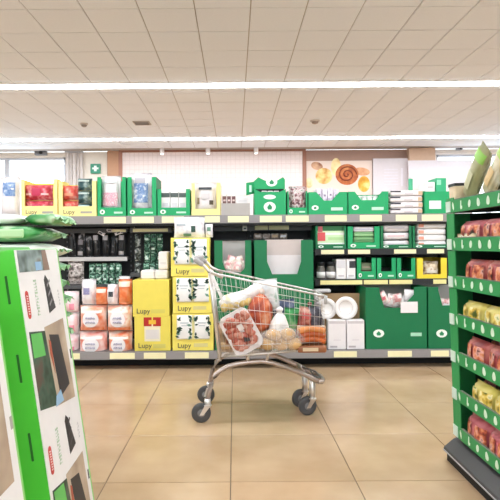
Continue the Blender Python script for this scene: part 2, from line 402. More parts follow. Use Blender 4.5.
# white notice boards
def board(x0, y0, x1, label, d, bars, zb=1.9):
    a, b_ = P(x0, y0, YB - d), P(x1, y0, YB - d)
    tt = thing('notice_board', label, 'board', (a.x, YB - d, 0)); w = b_.x - a.x
    part('panel', MB().box(0, w, 0, .04, zb, a.z), mat('d2ccd2', 0.6, name='board_white'), tt)
    for (bx, by, bw_, bh, c) in bars:
        q = P(bx, by, YB - d - .005); kk = YB / FPX
        part('printed_line', MB().box(q.x - a.x, q.x - a.x + bw_ * kk, -.004, 0, q.z - bh * kk, q.z), mat(c, 0.6), tt)
    return tt
board(373, 158.5, 408.5, 'plain white notice board with faint grey print right of bakery picture', .14, [(384, 169 + 3 * i, 14, .8, 'd6d2dc') for i in range(6)] + [(401, 168, 2, 18, 'dcd8e2')])
t = board(408.5, 160.5, 472, 'wide white board below the right window with a small orange mark', .34, [(430, 175.5, 3.5, 2, 'c8704c'), (428, 178.5, 3, 1, 'e0b090'), (412, 176, 3, 1, 'd8c0b0')], 0)

# ================================================================== GONDOLA SHELVING
YT = 4.90                       # front edge of the upper shelves
YBASE = 4.65                    # front edge of the deeper base shelf
GX0, GX1, GY1 = -2.75, 2.75, 5.40
ZT = CH + 30 / FPX * YT         # top of top shelf
ZB = CH - 106 / FPX * YBASE     # top of base shelf
Z2 = CH - 4.5 / FPX * YT        # right bay shelves
Z3 = CH - 35 / FPX * YT
gon = thing('gondola_shelf', 'long grey supermarket shelving unit behind the shopping trolley', 'shelving', ((GX0 + GX1) / 2, YBASE, 0))
gx = (GX0 + GX1) / 2
def gpart(name, mb, m, parent=None):
    mb.xf(Matrix.Translation((-gx, -YBASE, 0))); return part(name, mb, m, parent or gon)
gpart('back_panel', MB().box(GX0, GX1, GY1 - .03, GY1, 0.05, ZT - .01), mat('2a2c30', 0.6, name='gondola_back'))
for px in (-10, 64, 129, 251, 314, 447):
    x = PX(px, YT + .3)
    up = MB().box(x - .03, x + .03, GY1 - .1, GY1 - .03, 0.02, ZT - .03)
    o = gpart('upright', up, DARK)
    sl = MB()
    for k in range(24): sl.box(x - .006, x + .006, GY1 - .103, GY1 - .099, .12 + k * .05, .14 + k * .05)
    gpart('slot_row', sl, mat('55585c', 0.5), o)
gpart('kick_plate', MB().box(GX0, GX1, 4.83, 4.86, 0, .09), BLACK)
def shelf(x0, x1, y0, y1, z, rail_h, tickets, rail_m=GREY_RAIL, th=0.03, tm=TICKET, deck=None):
    s = gpart('shelf', MB().box(x0, x1, y0 + .012, y1, z - th, z), deck or mat('6f6c6c', 0.5, name='shelf_deck'))
    r = gpart('price_rail', MB().add([(x0, y0, z - rail_h), (x1, y0, z - rail_h), (x1, y0 + .003, z), (x0, y0 + .003, z), (x0, y0 + .012, z - rail_h), (x1, y0 + .012, z - rail_h), (x1, y0 + .014, z), (x0, y0 + .014, z)],
        [(0, 1, 2, 3), (5, 4, 7, 6), (1, 0, 4, 5), (3, 2, 6, 7), (0, 3, 7, 4), (2, 1, 5, 6)]), rail_m, s)
    for a, b_ in tickets:
        xa, xb = PX(a, y0), PX(b_, y0)
        gpart('price_ticket', MB().box(xa, xb, y0 - .003, y0 + .001, z - rail_h + .008, z - .010), tm, s)
    return s
shelf(GX0, GX1, YT, GY1 - .03, ZT, .078, [(30, 71), (104, 126), (132, 154), (162, 184), (205, 220), (228, 249), (260, 282), (286, 309), (325, 347), (360, 382), (396, 417), (422, 443)])
gpart('fascia', MB().box(GX0, GX1, YT + .02, YT + .05, ZT - .10, ZT - .03), DARK)
shelf(GX0, GX1, YBASE, GY1 - .03, ZB, .072, [(60, 79), (109, 134), (143, 165), (184, 208), (333, 356), (387, 411), (430, 448)])
gpart('base_box', MB().box(GX0, GX1, 4.86, GY1, 0, ZB - .03), BLACK)
xr0, xr1 = PX(315, YT), PX(452, YT)
shelf(xr0, xr1, YT, GY1 - .1, Z2, .06, [(321, 344), (348, 370), (394, 416), (427, 444)], DARK)
shelf(xr0, xr1, YT, GY1 - .1, Z3, .06, [(320, 362), (363.5, 387.5), (389, 412), (433, 446)], DARK, tm=mat('efe4a0', 0.5))
shelf(xr1 + .03, GX1, YT, GY1 - .1, Z2, .06, [], DARK)
# left bay, set further back
YI = 5.10
shelf(PX(20, YI), PX(127, YI), YI, GY1 - .1, PZ(227.5, YI), .045, [(112, 126)], mat('4a4a4c', 0.5))
shelf(PX(130, YI), PX(172, YI), YI, GY1 - .1, PZ(227, YI), .05, [(133, 168)], mat('55565a', 0.5))
shelf(PX(20, YI), PX(127, YI), YI, GY1 - .1, PZ(256, YI), .04, [], mat('b9b5b3', 0.45))
shelf(PX(130, YI), PX(172, YI), YI, GY1 - .1, PZ(272, YI), .04, [], mat('4a4a4c', 0.5))
shelf(PX(214, YI), PX(312, YI), YI, GY1 - .1, PZ(225, YI), .06, [(255, 268), (269, 289)], mat('55565a', 0.5))

# ------------------------------------------------------------------ trays and packs
def emblem(parent, x, z, rx, rz, y=0.0, core='1f8a58'):
    e = part('emblem', MB().disc(x, z, rx, rz, y - .002, y + .0005, 18), mat('eef6ee', 0.5), parent)
    part('emblem_mark', MB().prism([(x - rx * .3, z - rz * .5), (x + rx * .3, z - rz * .5), (x + rx * .42, z), (x, z + rz * .6), (x - rx * .42, z)], y - .003, y - .002), mat(core, 0.5), e)
def tray(label, px0, px1, ytop, zb, Yf, mcol, depth=.34, lip=.35, post=.16, cut='u', min_=None, emb=True, group=None, text=None, name='display_tray', back=None, printed=True):
    """open-fronted cardboard tray; local origin at base centre front"""
    X0, X1 = PX(px0, Yf) + .003, PX(px1, Yf) - .003; w = X1 - X0; h = PZ(ytop, Yf, (px0 + px1) / 2) - zb
    t = thing(name, label, 'tray', ((X0 + X1) / 2, Yf, zb), (0, 0, 0), group)
    a = w / 2; lp = h * lip; pw = w * post; T = .005
    ch = min(.04, pw, h - lp - .01)
    if cut == 'u': pts = [(-a, 0), (a, 0), (a, h), (a - pw, h), (a - pw, lp), (-a + pw, lp), (-a + pw, h), (-a, h)]
    elif cut == 'slope': pts = [(-a, 0), (a, 0), (a, h), (a - pw, h), (a - pw * 1.5, lp + (h - lp) * .4), (a - pw * 2.0, lp), (-a + pw * 2.0, lp), (-a + pw * 1.5, lp + (h - lp) * .4), (-a + pw, h), (-a, h)]
    else: pts = [(-a, 0), (a, 0), (a, lp), (-a, lp)]
    # build the front from convex strips so that the notch stays open
    f = MB().prism([(-a, 0), (a, 0), (a, lp), (-a, lp)], 0, T)
    if cut != 'low':
        inn = pw if cut == 'u' else pw * 2.0
        f.prism([(-a, lp), (-a + inn, lp), (-a + pw, h), (-a, h)], 0, T); f.prism([(a - inn, lp), (a, lp), (a, h), (a - pw, h)], 0, T)
    part('front_panel', f, mcol, t)
    hs_ = h if cut != 'low' else h
    for s in (-1, 1): part('side_panel', MB().box(*(sorted((s * a, s * (a - T)))), T, depth, 0, hs_), min_ or mcol, t)
    part('back_panel', MB().box(-a + T, a - T, depth - T, depth, 0, h if back is None else back), min_ or mcol, t)
    part('base_panel', MB().box(-a + T, a - T, T, depth - T, 0, T), min_ or mcol, t)
    if emb: emblem(t, -a + w * .17, lp * .48, min(.034, w * .09), min(.024, lp * .28))
    if printed: part('printed_line', MB().box(a - w * .42, a - w * .12, -.0015, 0, lp * .28, lp * .5), mat('bfe3cf', 0.5) if emb else INKG, t)
    if text: lettering(text, .058, INK, t, -a + w * .12, -.001, lp * .25)
    return t
def bag(label, px0, px1, y0, y1, zb, Yc, d, m, group=None, cat='pack', name='soft_pack', rot=0, seed=1, prints=(), lean=0.0):
    """soft film pack standing on zb; width from pixels, prints = (fx,fz,fw,fh,material) on its front"""
    X0, X1 = PX(px0, Yc), PX(px1, Yc); w = X1 - X0
    h = PZ(y0, Yc, (px0 + px1) / 2) - (PZ(y1, Yc, (px0 + px1) / 2) if zb is None else zb)
    z = zb if zb is not None else PZ(y1, Yc, (px0 + px1) / 2)
    t = thing(name, label, cat, ((X0 + X1) / 2, Yc, z), (lean, 0, rot), group)
    mb = MB().pillow(w, h, d, seed=seed); part('film', mb, m, t)
    for k, (fx, fz, fw, fh, pm) in enumerate(prints):
        pl = print_patch(w, h, d, fx, fz, fw, fh); part('print', pl, pm, t)
    return t
def print_patch(w, h, d, fx, fz, fw, fh, n=6, off=.0035):
    """a patch following the pillow's front"""
    vs = []; fs = []
    for j in range(n + 1):
        for i in range(n + 1):
            u = (fx + (i / n - .5) * fw) * 2 - 1; v = fz + (j / n - .5) * fh; vv = v * 2 - 1
            t = (max(0, 1 - abs(u) ** 3.2) ** 0.55) * (max(0, 1 - abs(vv) ** 4.0) ** 0.6)
            vs.append((u * w / 2 * (1 - 0.04 * (1 - vv * vv)), -(d / 2 * t * 1.08 + off), v * h))
    for j in range(n):
        for i in range(n): a = j * (n + 1) + i; fs.append((a, a + 1, a + n + 2, a + n + 1))
    return MB().add(vs, fs, True)
def carton(label, px0, px1, y0, zb, Yf, d, m, prints=(), group=None, cat='box', name='carton', texts=(), h=None, r=.004):
    """closed carton; prints = (fx0,fz0,fx1,fz1,material) on the front; texts = (string,size,fx,fz,material)"""
    X0, X1 = PX(px0, Yf) + .002, PX(px1, Yf) - .002; w = X1 - X0
    if h is None: h = PZ(y0, Yf, (px0 + px1) / 2) - zb
    t = thing(name, label, cat, ((X0 + X1) / 2, Yf, zb), (0, 0, 0), group)
    part('body', MB().rbox(-w / 2, w / 2, 0, d, 0, h, r, 1), m, t)
    for k, (a, b_, c, e, pm) in enumerate(prints):
        part('print', MB().box(-w / 2 + a * w, -w / 2 + c * w, -.0012 - .0004 * k, .0005, b_ * h, e * h), pm, t)
    for (s, sz, a, b_, pm) in texts: lettering(s, sz, pm, t, -w / 2 + a * w, -.003, b_ * h)
    return t

FW = pattern(('d9d2da', 'f3eff2', 'fbf8fa'), 18, .35)
RED = pattern(('b02236', 'd8485c', 'e9a0a6'), 22, .35); RED2 = pattern(('c8302c', 'e86a5c', 'e8b0a0'), 20, .35)
TEAL = pattern(('1d3a40', '3f6468', 'a9bcb8'), 16, .4)
BLUEP = pattern(('e9edf3', '8fa9cf', '5b7fb8', 'dfe6ee'), 20, .4); PINKP = pattern(('f2e6ea', 'e49bb0', 'f4e9ec'), 40, .4)
GRNFL = pattern(('10221c', '24503e', '5f9a7c', 'd7e6dc'), 42, .45, 1); DRKFL = pattern(('0c0d10', '1a1c22', '2c2e36', 'b9b4b8'), 18, .45, 2)
MULTI = pattern(('3b2a2c', '9c6f74', 'e2d6d6', '5b7a62'), 36, .45, 3)
PLANT = pattern(('f4f3f1', 'eceff0', '9fb5a6', '2f4a3e'), 20, .4, 4)
YT0 = YT + .012

# ---- top shelf, left to right
bag('white pack with blue print on the top shelf left of yellow trays', 1, 21, 177, 214, ZT, YT + .1, .12, WHITE_P, prints=((.55, .68, .62, .34, BLUEP),), seed=3)
tray('yellow tray with two pink packs at the left end of top shelf', 21, 58, 179, ZT, YT0, YELLOW_P, text='Lupy', emb=False, lip=.28, post=.10, min_=YELLOW, group='yellow trays on the top shelf')
for k in range(2):
    z = ZT + .012 + k * .155
    t = thing('soft_pack', ('lower' if k == 0 else 'upper') + ' of two pink packs in the leftmost yellow tray', 'pack', (PX(39, YT + .1), YT + .12, z), (0, 0, 0), 'pink packs in yellow tray')
    w = PX(53, YT + .1) - PX(25, YT + .1)
    part('film', MB().pillow(w, .15, .16, seed=11 + k), RED, t); part('print', print_patch(w, .15, .16, .5, .5, .3, .5), mat('c2355a', 0.4), t)
    for sx in (.2, .8): part('print', print_patch(w, .15, .16, sx, .35, .24, .12), mat('efc7c9', 0.4), t)
tray('yellow tray holding red and dark teal packs on the top shelf', 58.5, 97, 181, ZT, YT0, YELLOW_P, text='Lupy', emb=False, lip=.28, post=.11, min_=YELLOW, group='yellow trays on the top shelf')
for k in range(2):
    z = ZT + .012 + k * .15
    t = thing('soft_pack', ('lower' if k == 0 else 'upper') + ' red pack beside teal packs in yellow tray', 'pack', (PX(71, YT + .1), YT + .11, z), (0, 0, 0), 'red packs in yellow tray')
    w = .15; part('film', MB().pillow(w, .145, .15, seed=21 + k), RED2, t); part('print', print_patch(w, .145, .15, .5, .35, .6, .18), mat('f09a7a', 0.4), t)
for k in range(3):
    z = ZT + .012 + k * .122
    t = thing('soft_pack', ('lowest', 'middle', 'topmost')[k] + ' dark teal pack piled in the red and teal yellow tray', 'pack', (PX(85.5, YT + .1), YT + .11, z), (0, 0, 0), 'teal packs in yellow tray')
    w = .14; part('film', MB().pillow(w, .12, .15, seed=31 + k), TEAL, t); part('print', print_patch(w, .12, .15, .5, .75, .8, .14), mat('b8c8c4', 0.4), t)
tray('green tray with tall posts around a white pink-dotted bag', 97.5, 126.5, 177, ZT, YT0, GREEN, lip=.22, post=.13, min_=GREEN)
bag('white bag with pink dotted print in a green top-shelf tray', 102.5, 121.5, 176, 0, ZT + .02, YT + .12, .14, WHITE_P, prints=((.5, .38, .8, .34, PINKP), (.5, .85, .7, .1, mat('d9dfe2', .4))), seed=5)
tray('green tall-post tray around a white bag with blue picture', 127.5, 157, 177, ZT, YT0, GREEN, lip=.2, post=.15, min_=GREEN_IN)
bag('white bag with blue picture in a green top-shelf tray', 131, 152.5, 173, 0, ZT + .02, YT + .14, .15, FW, prints=((.55, .5, .66, .46, BLUEP), (.5, .8, .5, .14, mat('b5b1ba', .4))), seed=6)
tray('low green tray with three white dark-capped packs', 157.5, 190.5, 189, ZT, YT0, GREEN, lip=.3, post=.12, min_=GREEN)
for k, (a, b_) in enumerate(((161, 170.5), (170.5, 179), (179, 187))):
    carton(('left', 'middle', 'right')[k] + ' white dark-topped pack in the low green tray', a, b_, 190.5, ZT + .007, YT + .05, .2, WHITE, prints=((0.02, .72, .98, .9, mat('4f5a58', .5)), (.15, .3, .85, .5, mat('d8d4da', .5))), group='white dark-topped packs in low green tray', name='small_carton')
t = tray('pale yellow tray with a white bag behind the carton tower', 191.5, 221, 183, ZT, YT0, YELLOW_P, lip=.2, post=.12, emb=False, printed=False, min_=YELLOW_P)
bag('white bag with dark corner prints in the pale yellow tray', 195, 217, 183, 0, ZT + .02, YT + .12, .14, WHITE_P, prints=((.5, .8, .6, .08, INK), (.78, .35, .18, .14, mat('5a5246', .5)), (.18, .4, .1, .2, mat('9a8a70', .5)), (.5, .55, .4, .18, mat('d9d3d6', .5))), seed=8)
t = tray('low grey tray with small white packs on the top shelf', 221.5, 250.5, 203, ZT, YT0, mat('b0aaa6', .6, name='grey_card'), lip=.98, post=.1, cut='low', emb=False, printed=False)
for k in range(3):
    a = 222.5 + 4.6 * k
    carton(('left', 'middle', 'right')[k] + ' white pack with brown label in the low grey tray', a, a + 4.5, 193, ZT + .007, YT + .06, .16, WHITE, prints=((.05, .52, .95, .85, mat('6d4a4a', .5)), (.2, .62, .8, .7, mat('d9c4c0', .5))), group='brown-label packs in grey tray', name='small_carton')
carton('plain white box at the right end of the low grey tray', 236.8, 248.5, 197, ZT + .007, YT + .06, .2, WHITE_P, name='small_carton', prints=((.1, .75, .9, .8, mat('ddd', .5) if False else mat('d8d2d6', .5)),))
# green shirt-shaped dispenser box with open flaps
Yf = YT0; xc = PX(270.5, Yf); X = lambda p: PX(p, Yf) - xc; Zp = lambda y: PZ(y, Yf, 270) - ZT
t = thing('dispenser_box', 'green dispenser box with raised flaps and white oval on top shelf', 'box', (xc, Yf, ZT))
part('front_panel', MB().prism([(X(255), 0), (X(286), 0), (X(286), Zp(189)), (X(280), Zp(192)), (X(261), Zp(192)), (X(255), Zp(189))], 0, .006), GREEN, t)
for s in (255, 286): part('side_panel', MB().box(X(s) - .003, X(s) + .003, .006, .3, 0, Zp(189)), GREEN, t)
part('lid_flap', MB().prism([(X(254), Zp(188.5)), (X(286), Zp(188.5)), (X(286), Zp(179)), (X(284), Zp(176.5)), (X(278), Zp(180)), (X(266), Zp(180)), (X(259), Zp(176.5)), (X(254), Zp(181))], .05, .056), GREEN, t)
part('side_flap', MB().add([(X(255), .05, Zp(181)), (X(255), .05, Zp(193)), (X(246.5), -.03, Zp(195.5)), (X(246.5), -.03, Zp(183)), (X(255), .056, Zp(181)), (X(255), .056, Zp(193)), (X(246.5), -.024, Zp(195.5)), (X(246.5), -.024, Zp(183))], [(0, 3, 2, 1), (4, 5, 6, 7), (0, 4, 7, 3), (1, 2, 6, 5), (2, 3, 7, 6), (0, 1, 5, 4)]), GREEN, t)
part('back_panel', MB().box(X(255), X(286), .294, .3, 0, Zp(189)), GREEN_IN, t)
part('flap_print', MB().box(X(249), X(252), -.0, .004, Zp(192), Zp(185)), mat('bfe6d6', .5), t)
emblem(t, X(270), Zp(207), .058, .05); emblem(t, X(272.5), Zp(181.5), .055, .042, .05)
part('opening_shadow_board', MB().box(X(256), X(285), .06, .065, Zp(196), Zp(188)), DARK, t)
for k in range(3):
    carton(('left', 'middle', 'right')[k] + ' white pack inside the green dispenser box', 262 + 6 * k, 267.5 + 6 * k, 190.8, ZT + .19 - .19, YT0 + .02, .02, WHITE, prints=((.1, .88, .9, .97, mat('6a5a5c', .5)),), group='white packs in the dispenser box', name='small_carton')
part('oval_print', MB().disc(X(270), Zp(197), .06, .022, -.002, .001, 18), mat('e6f3ec', .5), t)
tray('narrow green tray with a dark speckled bag right of dispenser box', 287.5, 308, 191, ZT, YT0, GREEN, lip=.3, post=.06, min_=GREEN)
bag('dark speckled bag in the narrow green tray', 289, 306, 186.5, 0, ZT + .02, YT + .1, .14, MULTI, seed=9)
tray('wide green tray below the bakery picture, with lavender packs', 308.5, 348, 192, ZT, YT0, GREEN, lip=.62, post=.2, cut='slope', min_=GREEN)
for k in range(4):
    a = 317 + 5.6 * k
    carton(('first', 'second', 'third', 'fourth')[k] + ' lavender pack from the left in the wide green tray', a, a + 5.4, 188 + (k % 2), ZT + .007, YT + .05, .2, pattern(('b9a8c4', 'e6dcea', 'f5f0f6'), 24, .4, k), group='lavender packs in wide green tray', name='small_carton', prints=((.3, .7, .7, .78, mat('8d7f98', .5)),))
tray('wide green tray with small white tubs left of flat white packs', 348.5, 389, 191.5, ZT, YT0, GREEN, lip=.62, post=.16, cut='slope', min_=GREEN)
for k in range(4):
    xx = PX(359 + 5.5 * k, YT + .08)
    t = thing('tub', ('first', 'second', 'third', 'fourth')[k] + ' white tub from the left in the wide green tray', 'tub', (xx, YT + .08, ZT + .007), group='white tubs in wide green tray')
    part('cup', MB().lathe([(.02, 0), (.024, .16)], 14), mat('e8efe8', .5), t); part('lid', MB().lathe([(.026, .16), (.026, .172), (.022, .175)], 14), WHITE, t)
# flat white packs in a stack
for k in range(4):
    z = ZT + k * .058; Yf = YT + .02
    X0, X1 = PX(390.5, Yf), PX(423, Yf); w = X1 - X0
    t = thing('flat_pack', ('lowest', 'second lowest', 'third lowest', 'topmost')[k] + ' flat white pack in the stack on the top shelf', 'pack', ((X0 + X1) / 2 + .004 * (k % 2), Yf, z), group='stacked flat white packs')
    part('body', MB().rbox(-w / 2, w / 2, 0, .3, .002, .054, .012, 2), WHITE_P, t)
    part('spine', MB().box(-w / 2 - .001, -w / 2 + .1, -.0015, .001, .036, .05), mat('38323c', .5), t)
    part('side_label', MB().box(w / 2 - .045, w / 2 - .005, -.0015, .001, .01, .046), mat('c9ae8e', .5), t)
    part('print', MB().box(-.02, .06, -.0015, .001, .014, .03), mat('cfc6cc', .5), t)
t = tray('green tray with white card at the right end of top shelf', 424.5, 452, 191, ZT, YT0, GREEN, lip=.98, post=.2, cut='low', min_=GREEN, emb=False, printed=False)
part('white_patch', MB().box(-.085, .03, -.002, 0, .045, .125), mat('dff0ea', .5), t)
t = thing('card_header', 'tall white card with green side strips behind the flat white packs', 'card', (PX(424, YT + .34), YT + .37, ZT))
a = PX(413, YT + .37) - PX(424, YT + .37); b_ = PX(450, YT + .37) - PX(424, YT + .37)
part('card', MB().box(a, b_, 0, .008, 0, PZ(177, YT + .37) - ZT), mat('f0e9e6', .5), t)
part('strip', MB().box(a - .03, a + .012, -.004, .009, 0, PZ(180, YT + .37) - ZT), mat('4fb58a', .5), t)
carton('bright green packet standing by the fruit-tray rack', 436, 447, 178, ZT + .012, YT + .03, .2, mat('2fae7a', .5), prints=((.1, .8, .5, .95, mat('8fd8b8', .5)),), name='small_carton')
carton('white packet left of the bright green packet, top shelf', 426, 435.5, 182, ZT + .012, YT + .03, .2, WHITE, prints=((.2, .8, .8, .86, mat('d0c8cc', .5)),), name='small_carton')

# ---- left bay under the top shelf: dark goods
z = PZ(256, YI)
for k in range(7):
    px = 68 + 8.2 * k; w = .064; h = .25 if k not in (2, 5) else .22
    xx = PX(px + 4, YI + .06)
    t = thing('hanging_pack', ('first', 'second', 'third', 'fourth', 'fifth', 'sixth', 'seventh')[k] + ' black pack from the left on the dark upper left shelf', 'pack', (xx, YI + .08, z), group='black packs on the dark shelf')
    part('film', MB().pillow(w, h, .07, seed=40 + k), pattern(('0b0c0f', '15171b', '24262c', 'a9a6aa'), 15, .45, k + 50), t)
    t.rotation_euler = (0, (-.04, .04, .0, -.05, .03, .05, .02)[k], 0)
    if k in (1, 3, 4, 6): part('label_print', print_patch(w, h, .07, .5, .78 if k > 2 else .6, .8, .2), mat('b8b4ba' if k != 1 else '8f8b92', .5), t)
    if k in (1, 6): part('label_print', print_patch(w, h, .07, .5, .15, .8, .16), mat('cfccd0', .5), t)
for k in range(3):
    t = thing('white_packet', ('left', 'middle', 'right')[k] + ' pale packet lying on the black packs of the dark shelf', 'packet', (PX(100 + 9.5 * k, YI), YI + .01, PZ(233 - (k % 2) * 2, YI) - .005), (0, .5 - .4 * k, 0), 'pale packets on the dark shelf')
    part('film', MB().pillow(.085, .035, .02, seed=60 + k), WHITE_P, t); part('print', print_patch(.085, .035, .02, .5, .5, .4, .4), INK, t)
# green leaf packs, second shelf of left bay
zl = PZ(284, YI)
bag('grey and brown film pack left of the green leafy packs', 68, 84, 261, 284, None, YI + .05, .1, pattern(('1d1b1c', '8b7f7a', 'd5cdca', '4d463f'), 22, .4, 5), seed=71)
for r in range(2):
    for k in range(5):
        c = 92 + 6.6 * k
        X_ = PX(c, YI + .05); zz = zl + .005 + r * .107
        t = thing('leaf_packet', ('lower', 'upper')[r] + ' row, ' + ('first', 'second', 'third', 'fourth', 'fifth')[k] + ' green leafy packet beneath the dark left shelf', 'packet', (X_, YI + .05, zz), group='green leafy packets beneath dark shelf')
        part('film', MB().pillow(.062, .105, .05, 6, 6, seed=80 + r * 5 + k), pattern(('10221c', '24503e', '5f9a7c', 'd7e6dc'), 42, .45, k + r * 5), t)
        part('print', print_patch(.062, .105, .05, .5, .5, .5, .2), mat('cfe0d6', .5), t)
# shelf that carries them
shelf(PX(20, YI), PX(127, YI), YI - .03, GY1 - .1, zl, .035, [], mat('4a4a4c', 0.5))
zr = PZ(272, YI)
for r in range(4):
    for k in range(3):
        X_ = PX(147 + 6.4 * k - 1.2 * (r < 1), YI + .05); zz = zr + r * .098
        t = thing('leaf_packet', ('lowest', 'second', 'third', 'top')[r] + ' row, ' + ('left', 'middle', 'right')[k] + ' green leafy packet left of the carton tower', 'packet', (X_, YI + .06, zz), group='green leafy packets left of the tower')
        part('film', MB().pillow(.06, .096, .06, 6, 6, seed=100 + r * 3 + k), pattern(('10221c', '24503e', '5f9a7c', 'd7e6dc'), 40, .45, 20 + k + r * 3), t)
        part('print', print_patch(.06, .096, .06, .5, .45, .6, .22), mat('cfe0d6' if (r + k) % 2 else '2f6a50', .5), t)
for k in range(3):
    bag(('lowest', 'middle', 'topmost')[k] + ' small dark packet standing right of the shelf upright', 134.5, 141, 262 - 14 * k, 275 - 14 * k, None, YI + .04, .05, pattern(('0d0f10', '1c2220', '6f7a74', 'd0d0d0'), 30, .45, 7 + k), seed=120 + k, name='leaf_packet', cat='packet', group='small dark packets by the upright')

# ---- base shelf, left: orange soft packs
ORG = pattern(('f0a08c', 'f6c8b4', 'fbe9e0', 'ee7a4a'), 9, .3, 1); ORGD = pattern(('e8622a', 'f08c58', 'f6b090'), 12, .35, 2)
PEACH = pattern(('ee7e58', 'f5bda6', 'faeae2'), 10, .3, 3); ROSE = pattern(('ee8a78', 'f5c4bc', 'faeae6'), 10, .3, 4)
OVAL = mat('f3eff2', .4); SCR = mat('8f8bb4', .5)
def diaper(label, px0, px1, y0, y1, Yc, m, seed, over=False, group='orange and white soft packs', low=ORGD):
    X0, X1 = PX(px0, Yc), PX(px1, Yc); w = X1 - X0; z = PZ(y1, Yc, (px0 + px1) / 2); h = PZ(y0, Yc, (px0 + px1) / 2) - z
    t = thing('soft_pack', label, 'pack', ((X0 + X1) / 2, Yc, z), group=group)
    part('film', MB().pillow(w, h, .22, 12, 12, seed=seed, wr=.06), m, t)
    part('print', print_patch(w, h, .22, .5, .12, .9, .14), low, t)
    part('print', print_patch(w, h, .22, .5, .78, .8, .1, off=.004), mat('fbeae2', .4), t)
    # white oval with violet script
    n = 20; vs = []
    def pt(u, v, off=.007):
        tt = (max(0, 1 - abs(u) ** 3.2) ** 0.55) * (max(0, 1 - abs(v * 2 - 1) ** 4.0) ** 0.6)
        return (u * w / 2 * (1 - .04 * (1 - (v * 2 - 1) ** 2)), -(.11 * tt * 1.06 + off), v * h)
    vs = [pt(0, .5)] + [pt(.62 * math.cos(2 * PI * i / n), .5 + .30 * math.sin(2 * PI * i / n)) for i in range(n)]
    part('oval_print', MB().add(vs, [(0, i + 1, (i + 1) % n + 1) for i in range(n)], True), OVAL, t)
    rr = random.Random(seed); scr = MB()
    for ln in range(2):
        pts = [pt(-.34 + .68 * i / 14, .55 - .16 * ln + .05 * (1 if i % 2 else -1) * rr.uniform(.5, 1), .010) for i in range(15)]
        scr.tube(pts, .0035, 4)
    part('script_print', scr, SCR, t)
    return t
Y1 = YBASE + .14
zb1, zb2, zb3 = ZB, ZB + .245, ZB + .49
def yof(z, Y): return VY - (z - CH) / Y * FPX
rows = [(ZB, ZB + .215), (ZB + .225, ZB + .46), (ZB + .47, ZB + .68)]
diaper('rosy pack in the lowest row beside the carton display', 79, 107, 331, 354.5, Y1, ROSE, 201)
diaper('orange pack in the lowest row next to yellow carton', 108, 132, 331, 354.5, Y1, PEACH, 202)
diaper('peach pack in the middle row, left of the two', 80, 106.5, 305, 330.5, Y1, PEACH, 203)
diaper('peach pack in the middle row next to yellow carton', 107, 132, 305, 330.5, Y1, ORG, 204)
for k, (a, b_) in enumerate(((82, 96), (96, 108), (107.5, 118), (118.5, 132))):
    c = (FW, ORGD, FW, ORGD)[k]
    t = bag(('white pack at the left end of the upper row above peach packs', 'orange pack between two white ones in the upper row', 'narrow white pack with dark dot in the upper row', 'orange pack at the right end of the upper row')[k], a, b_, 279 + (k == 1) * 8 + (k == 2) * 5, 304.5, None, Y1, .18, c, seed=210 + k, group='upper row of soft packs',
        prints=((.5, .55, .45, .25, SCR if k == 0 else INK),) if k in (0, 2) else ((.5, .82, .85, .2, mat('f6d8c8', .4)),))
bag('plain white pack peeking above the upper orange packs', 119, 130, 276, 292, None, Y1 + .16, .12, WHITE_P, seed=220)
for k in range(3):
    bag(('lowest', 'middle', 'topmost')[k] + ' pale pinkish pack beside the leaning carton edge', 64, 79, 333 - 21 * k, 354 - 21 * k, None, Y1 + .03, .2, pattern(('f2c6cc', 'f5e3e6', 'f8f0f1'), 10, .35, k), seed=230 + k, group='pale packs beside the carton edge', prints=((.7, .3, .3, .3, mat('ee9ab0', .4)),))
# ---- yellow cartons
Yc = YBASE + .03
WH = mat('f4f2ee', .5)
LIMG = mat('b9c0c8', .5)
c2 = ZB + (315 - 0) * 0
zlow = PZ(316, Yc) - ZB
carton('yellow carton with red bow print on the base shelf', 133.5, 170, 0, ZB, Yc, .4, YELLOW_L, h=zlow, prints=((.28, .28, .72, .78, mat('e8e0c4', .5)), (.26, .72, .48, .98, mat('b3241f', .5)), (.52, .72, .74, .98, mat('b3241f', .5)), (.32, .35, .68, .62, mat('d8d2d0', .5)), (.4, .78, .6, .9, mat('e6b83c', .5)), (.52, .08, .86, .2, mat('cfc56a', .5))), texts=(('Lupy', .066, .10, .09, INK),), group='yellow cartons')
carton('plain yellow carton stacked on the red bow carton', 132, 169, 280, ZB + zlow, Yc, .4, YELLOW_L, prints=((.5, .09, .88, .2, mat('d5ca62', .5)),), texts=(('Lupy', .066, .10, .09, INK),), group='yellow cartons')
zt = PZ(280, Yc, 150)
for k, (a, b_, h) in enumerate(((140, 154.5, .085), (154.5, 168, .085), (158, 168, .17))):
    zz = zt if k < 2 else zt + .09
    carton(('left', 'right', 'upper')[k] + ' plain white pack on top of the plain yellow carton', a, b_, 0, zz, Yc + .1, .22, WHITE_P, h=h, group='white packs on yellow carton', name='white_pack', r=.012, prints=((.2, .3, .8, .42, mat('ddd8dc', .5)),))
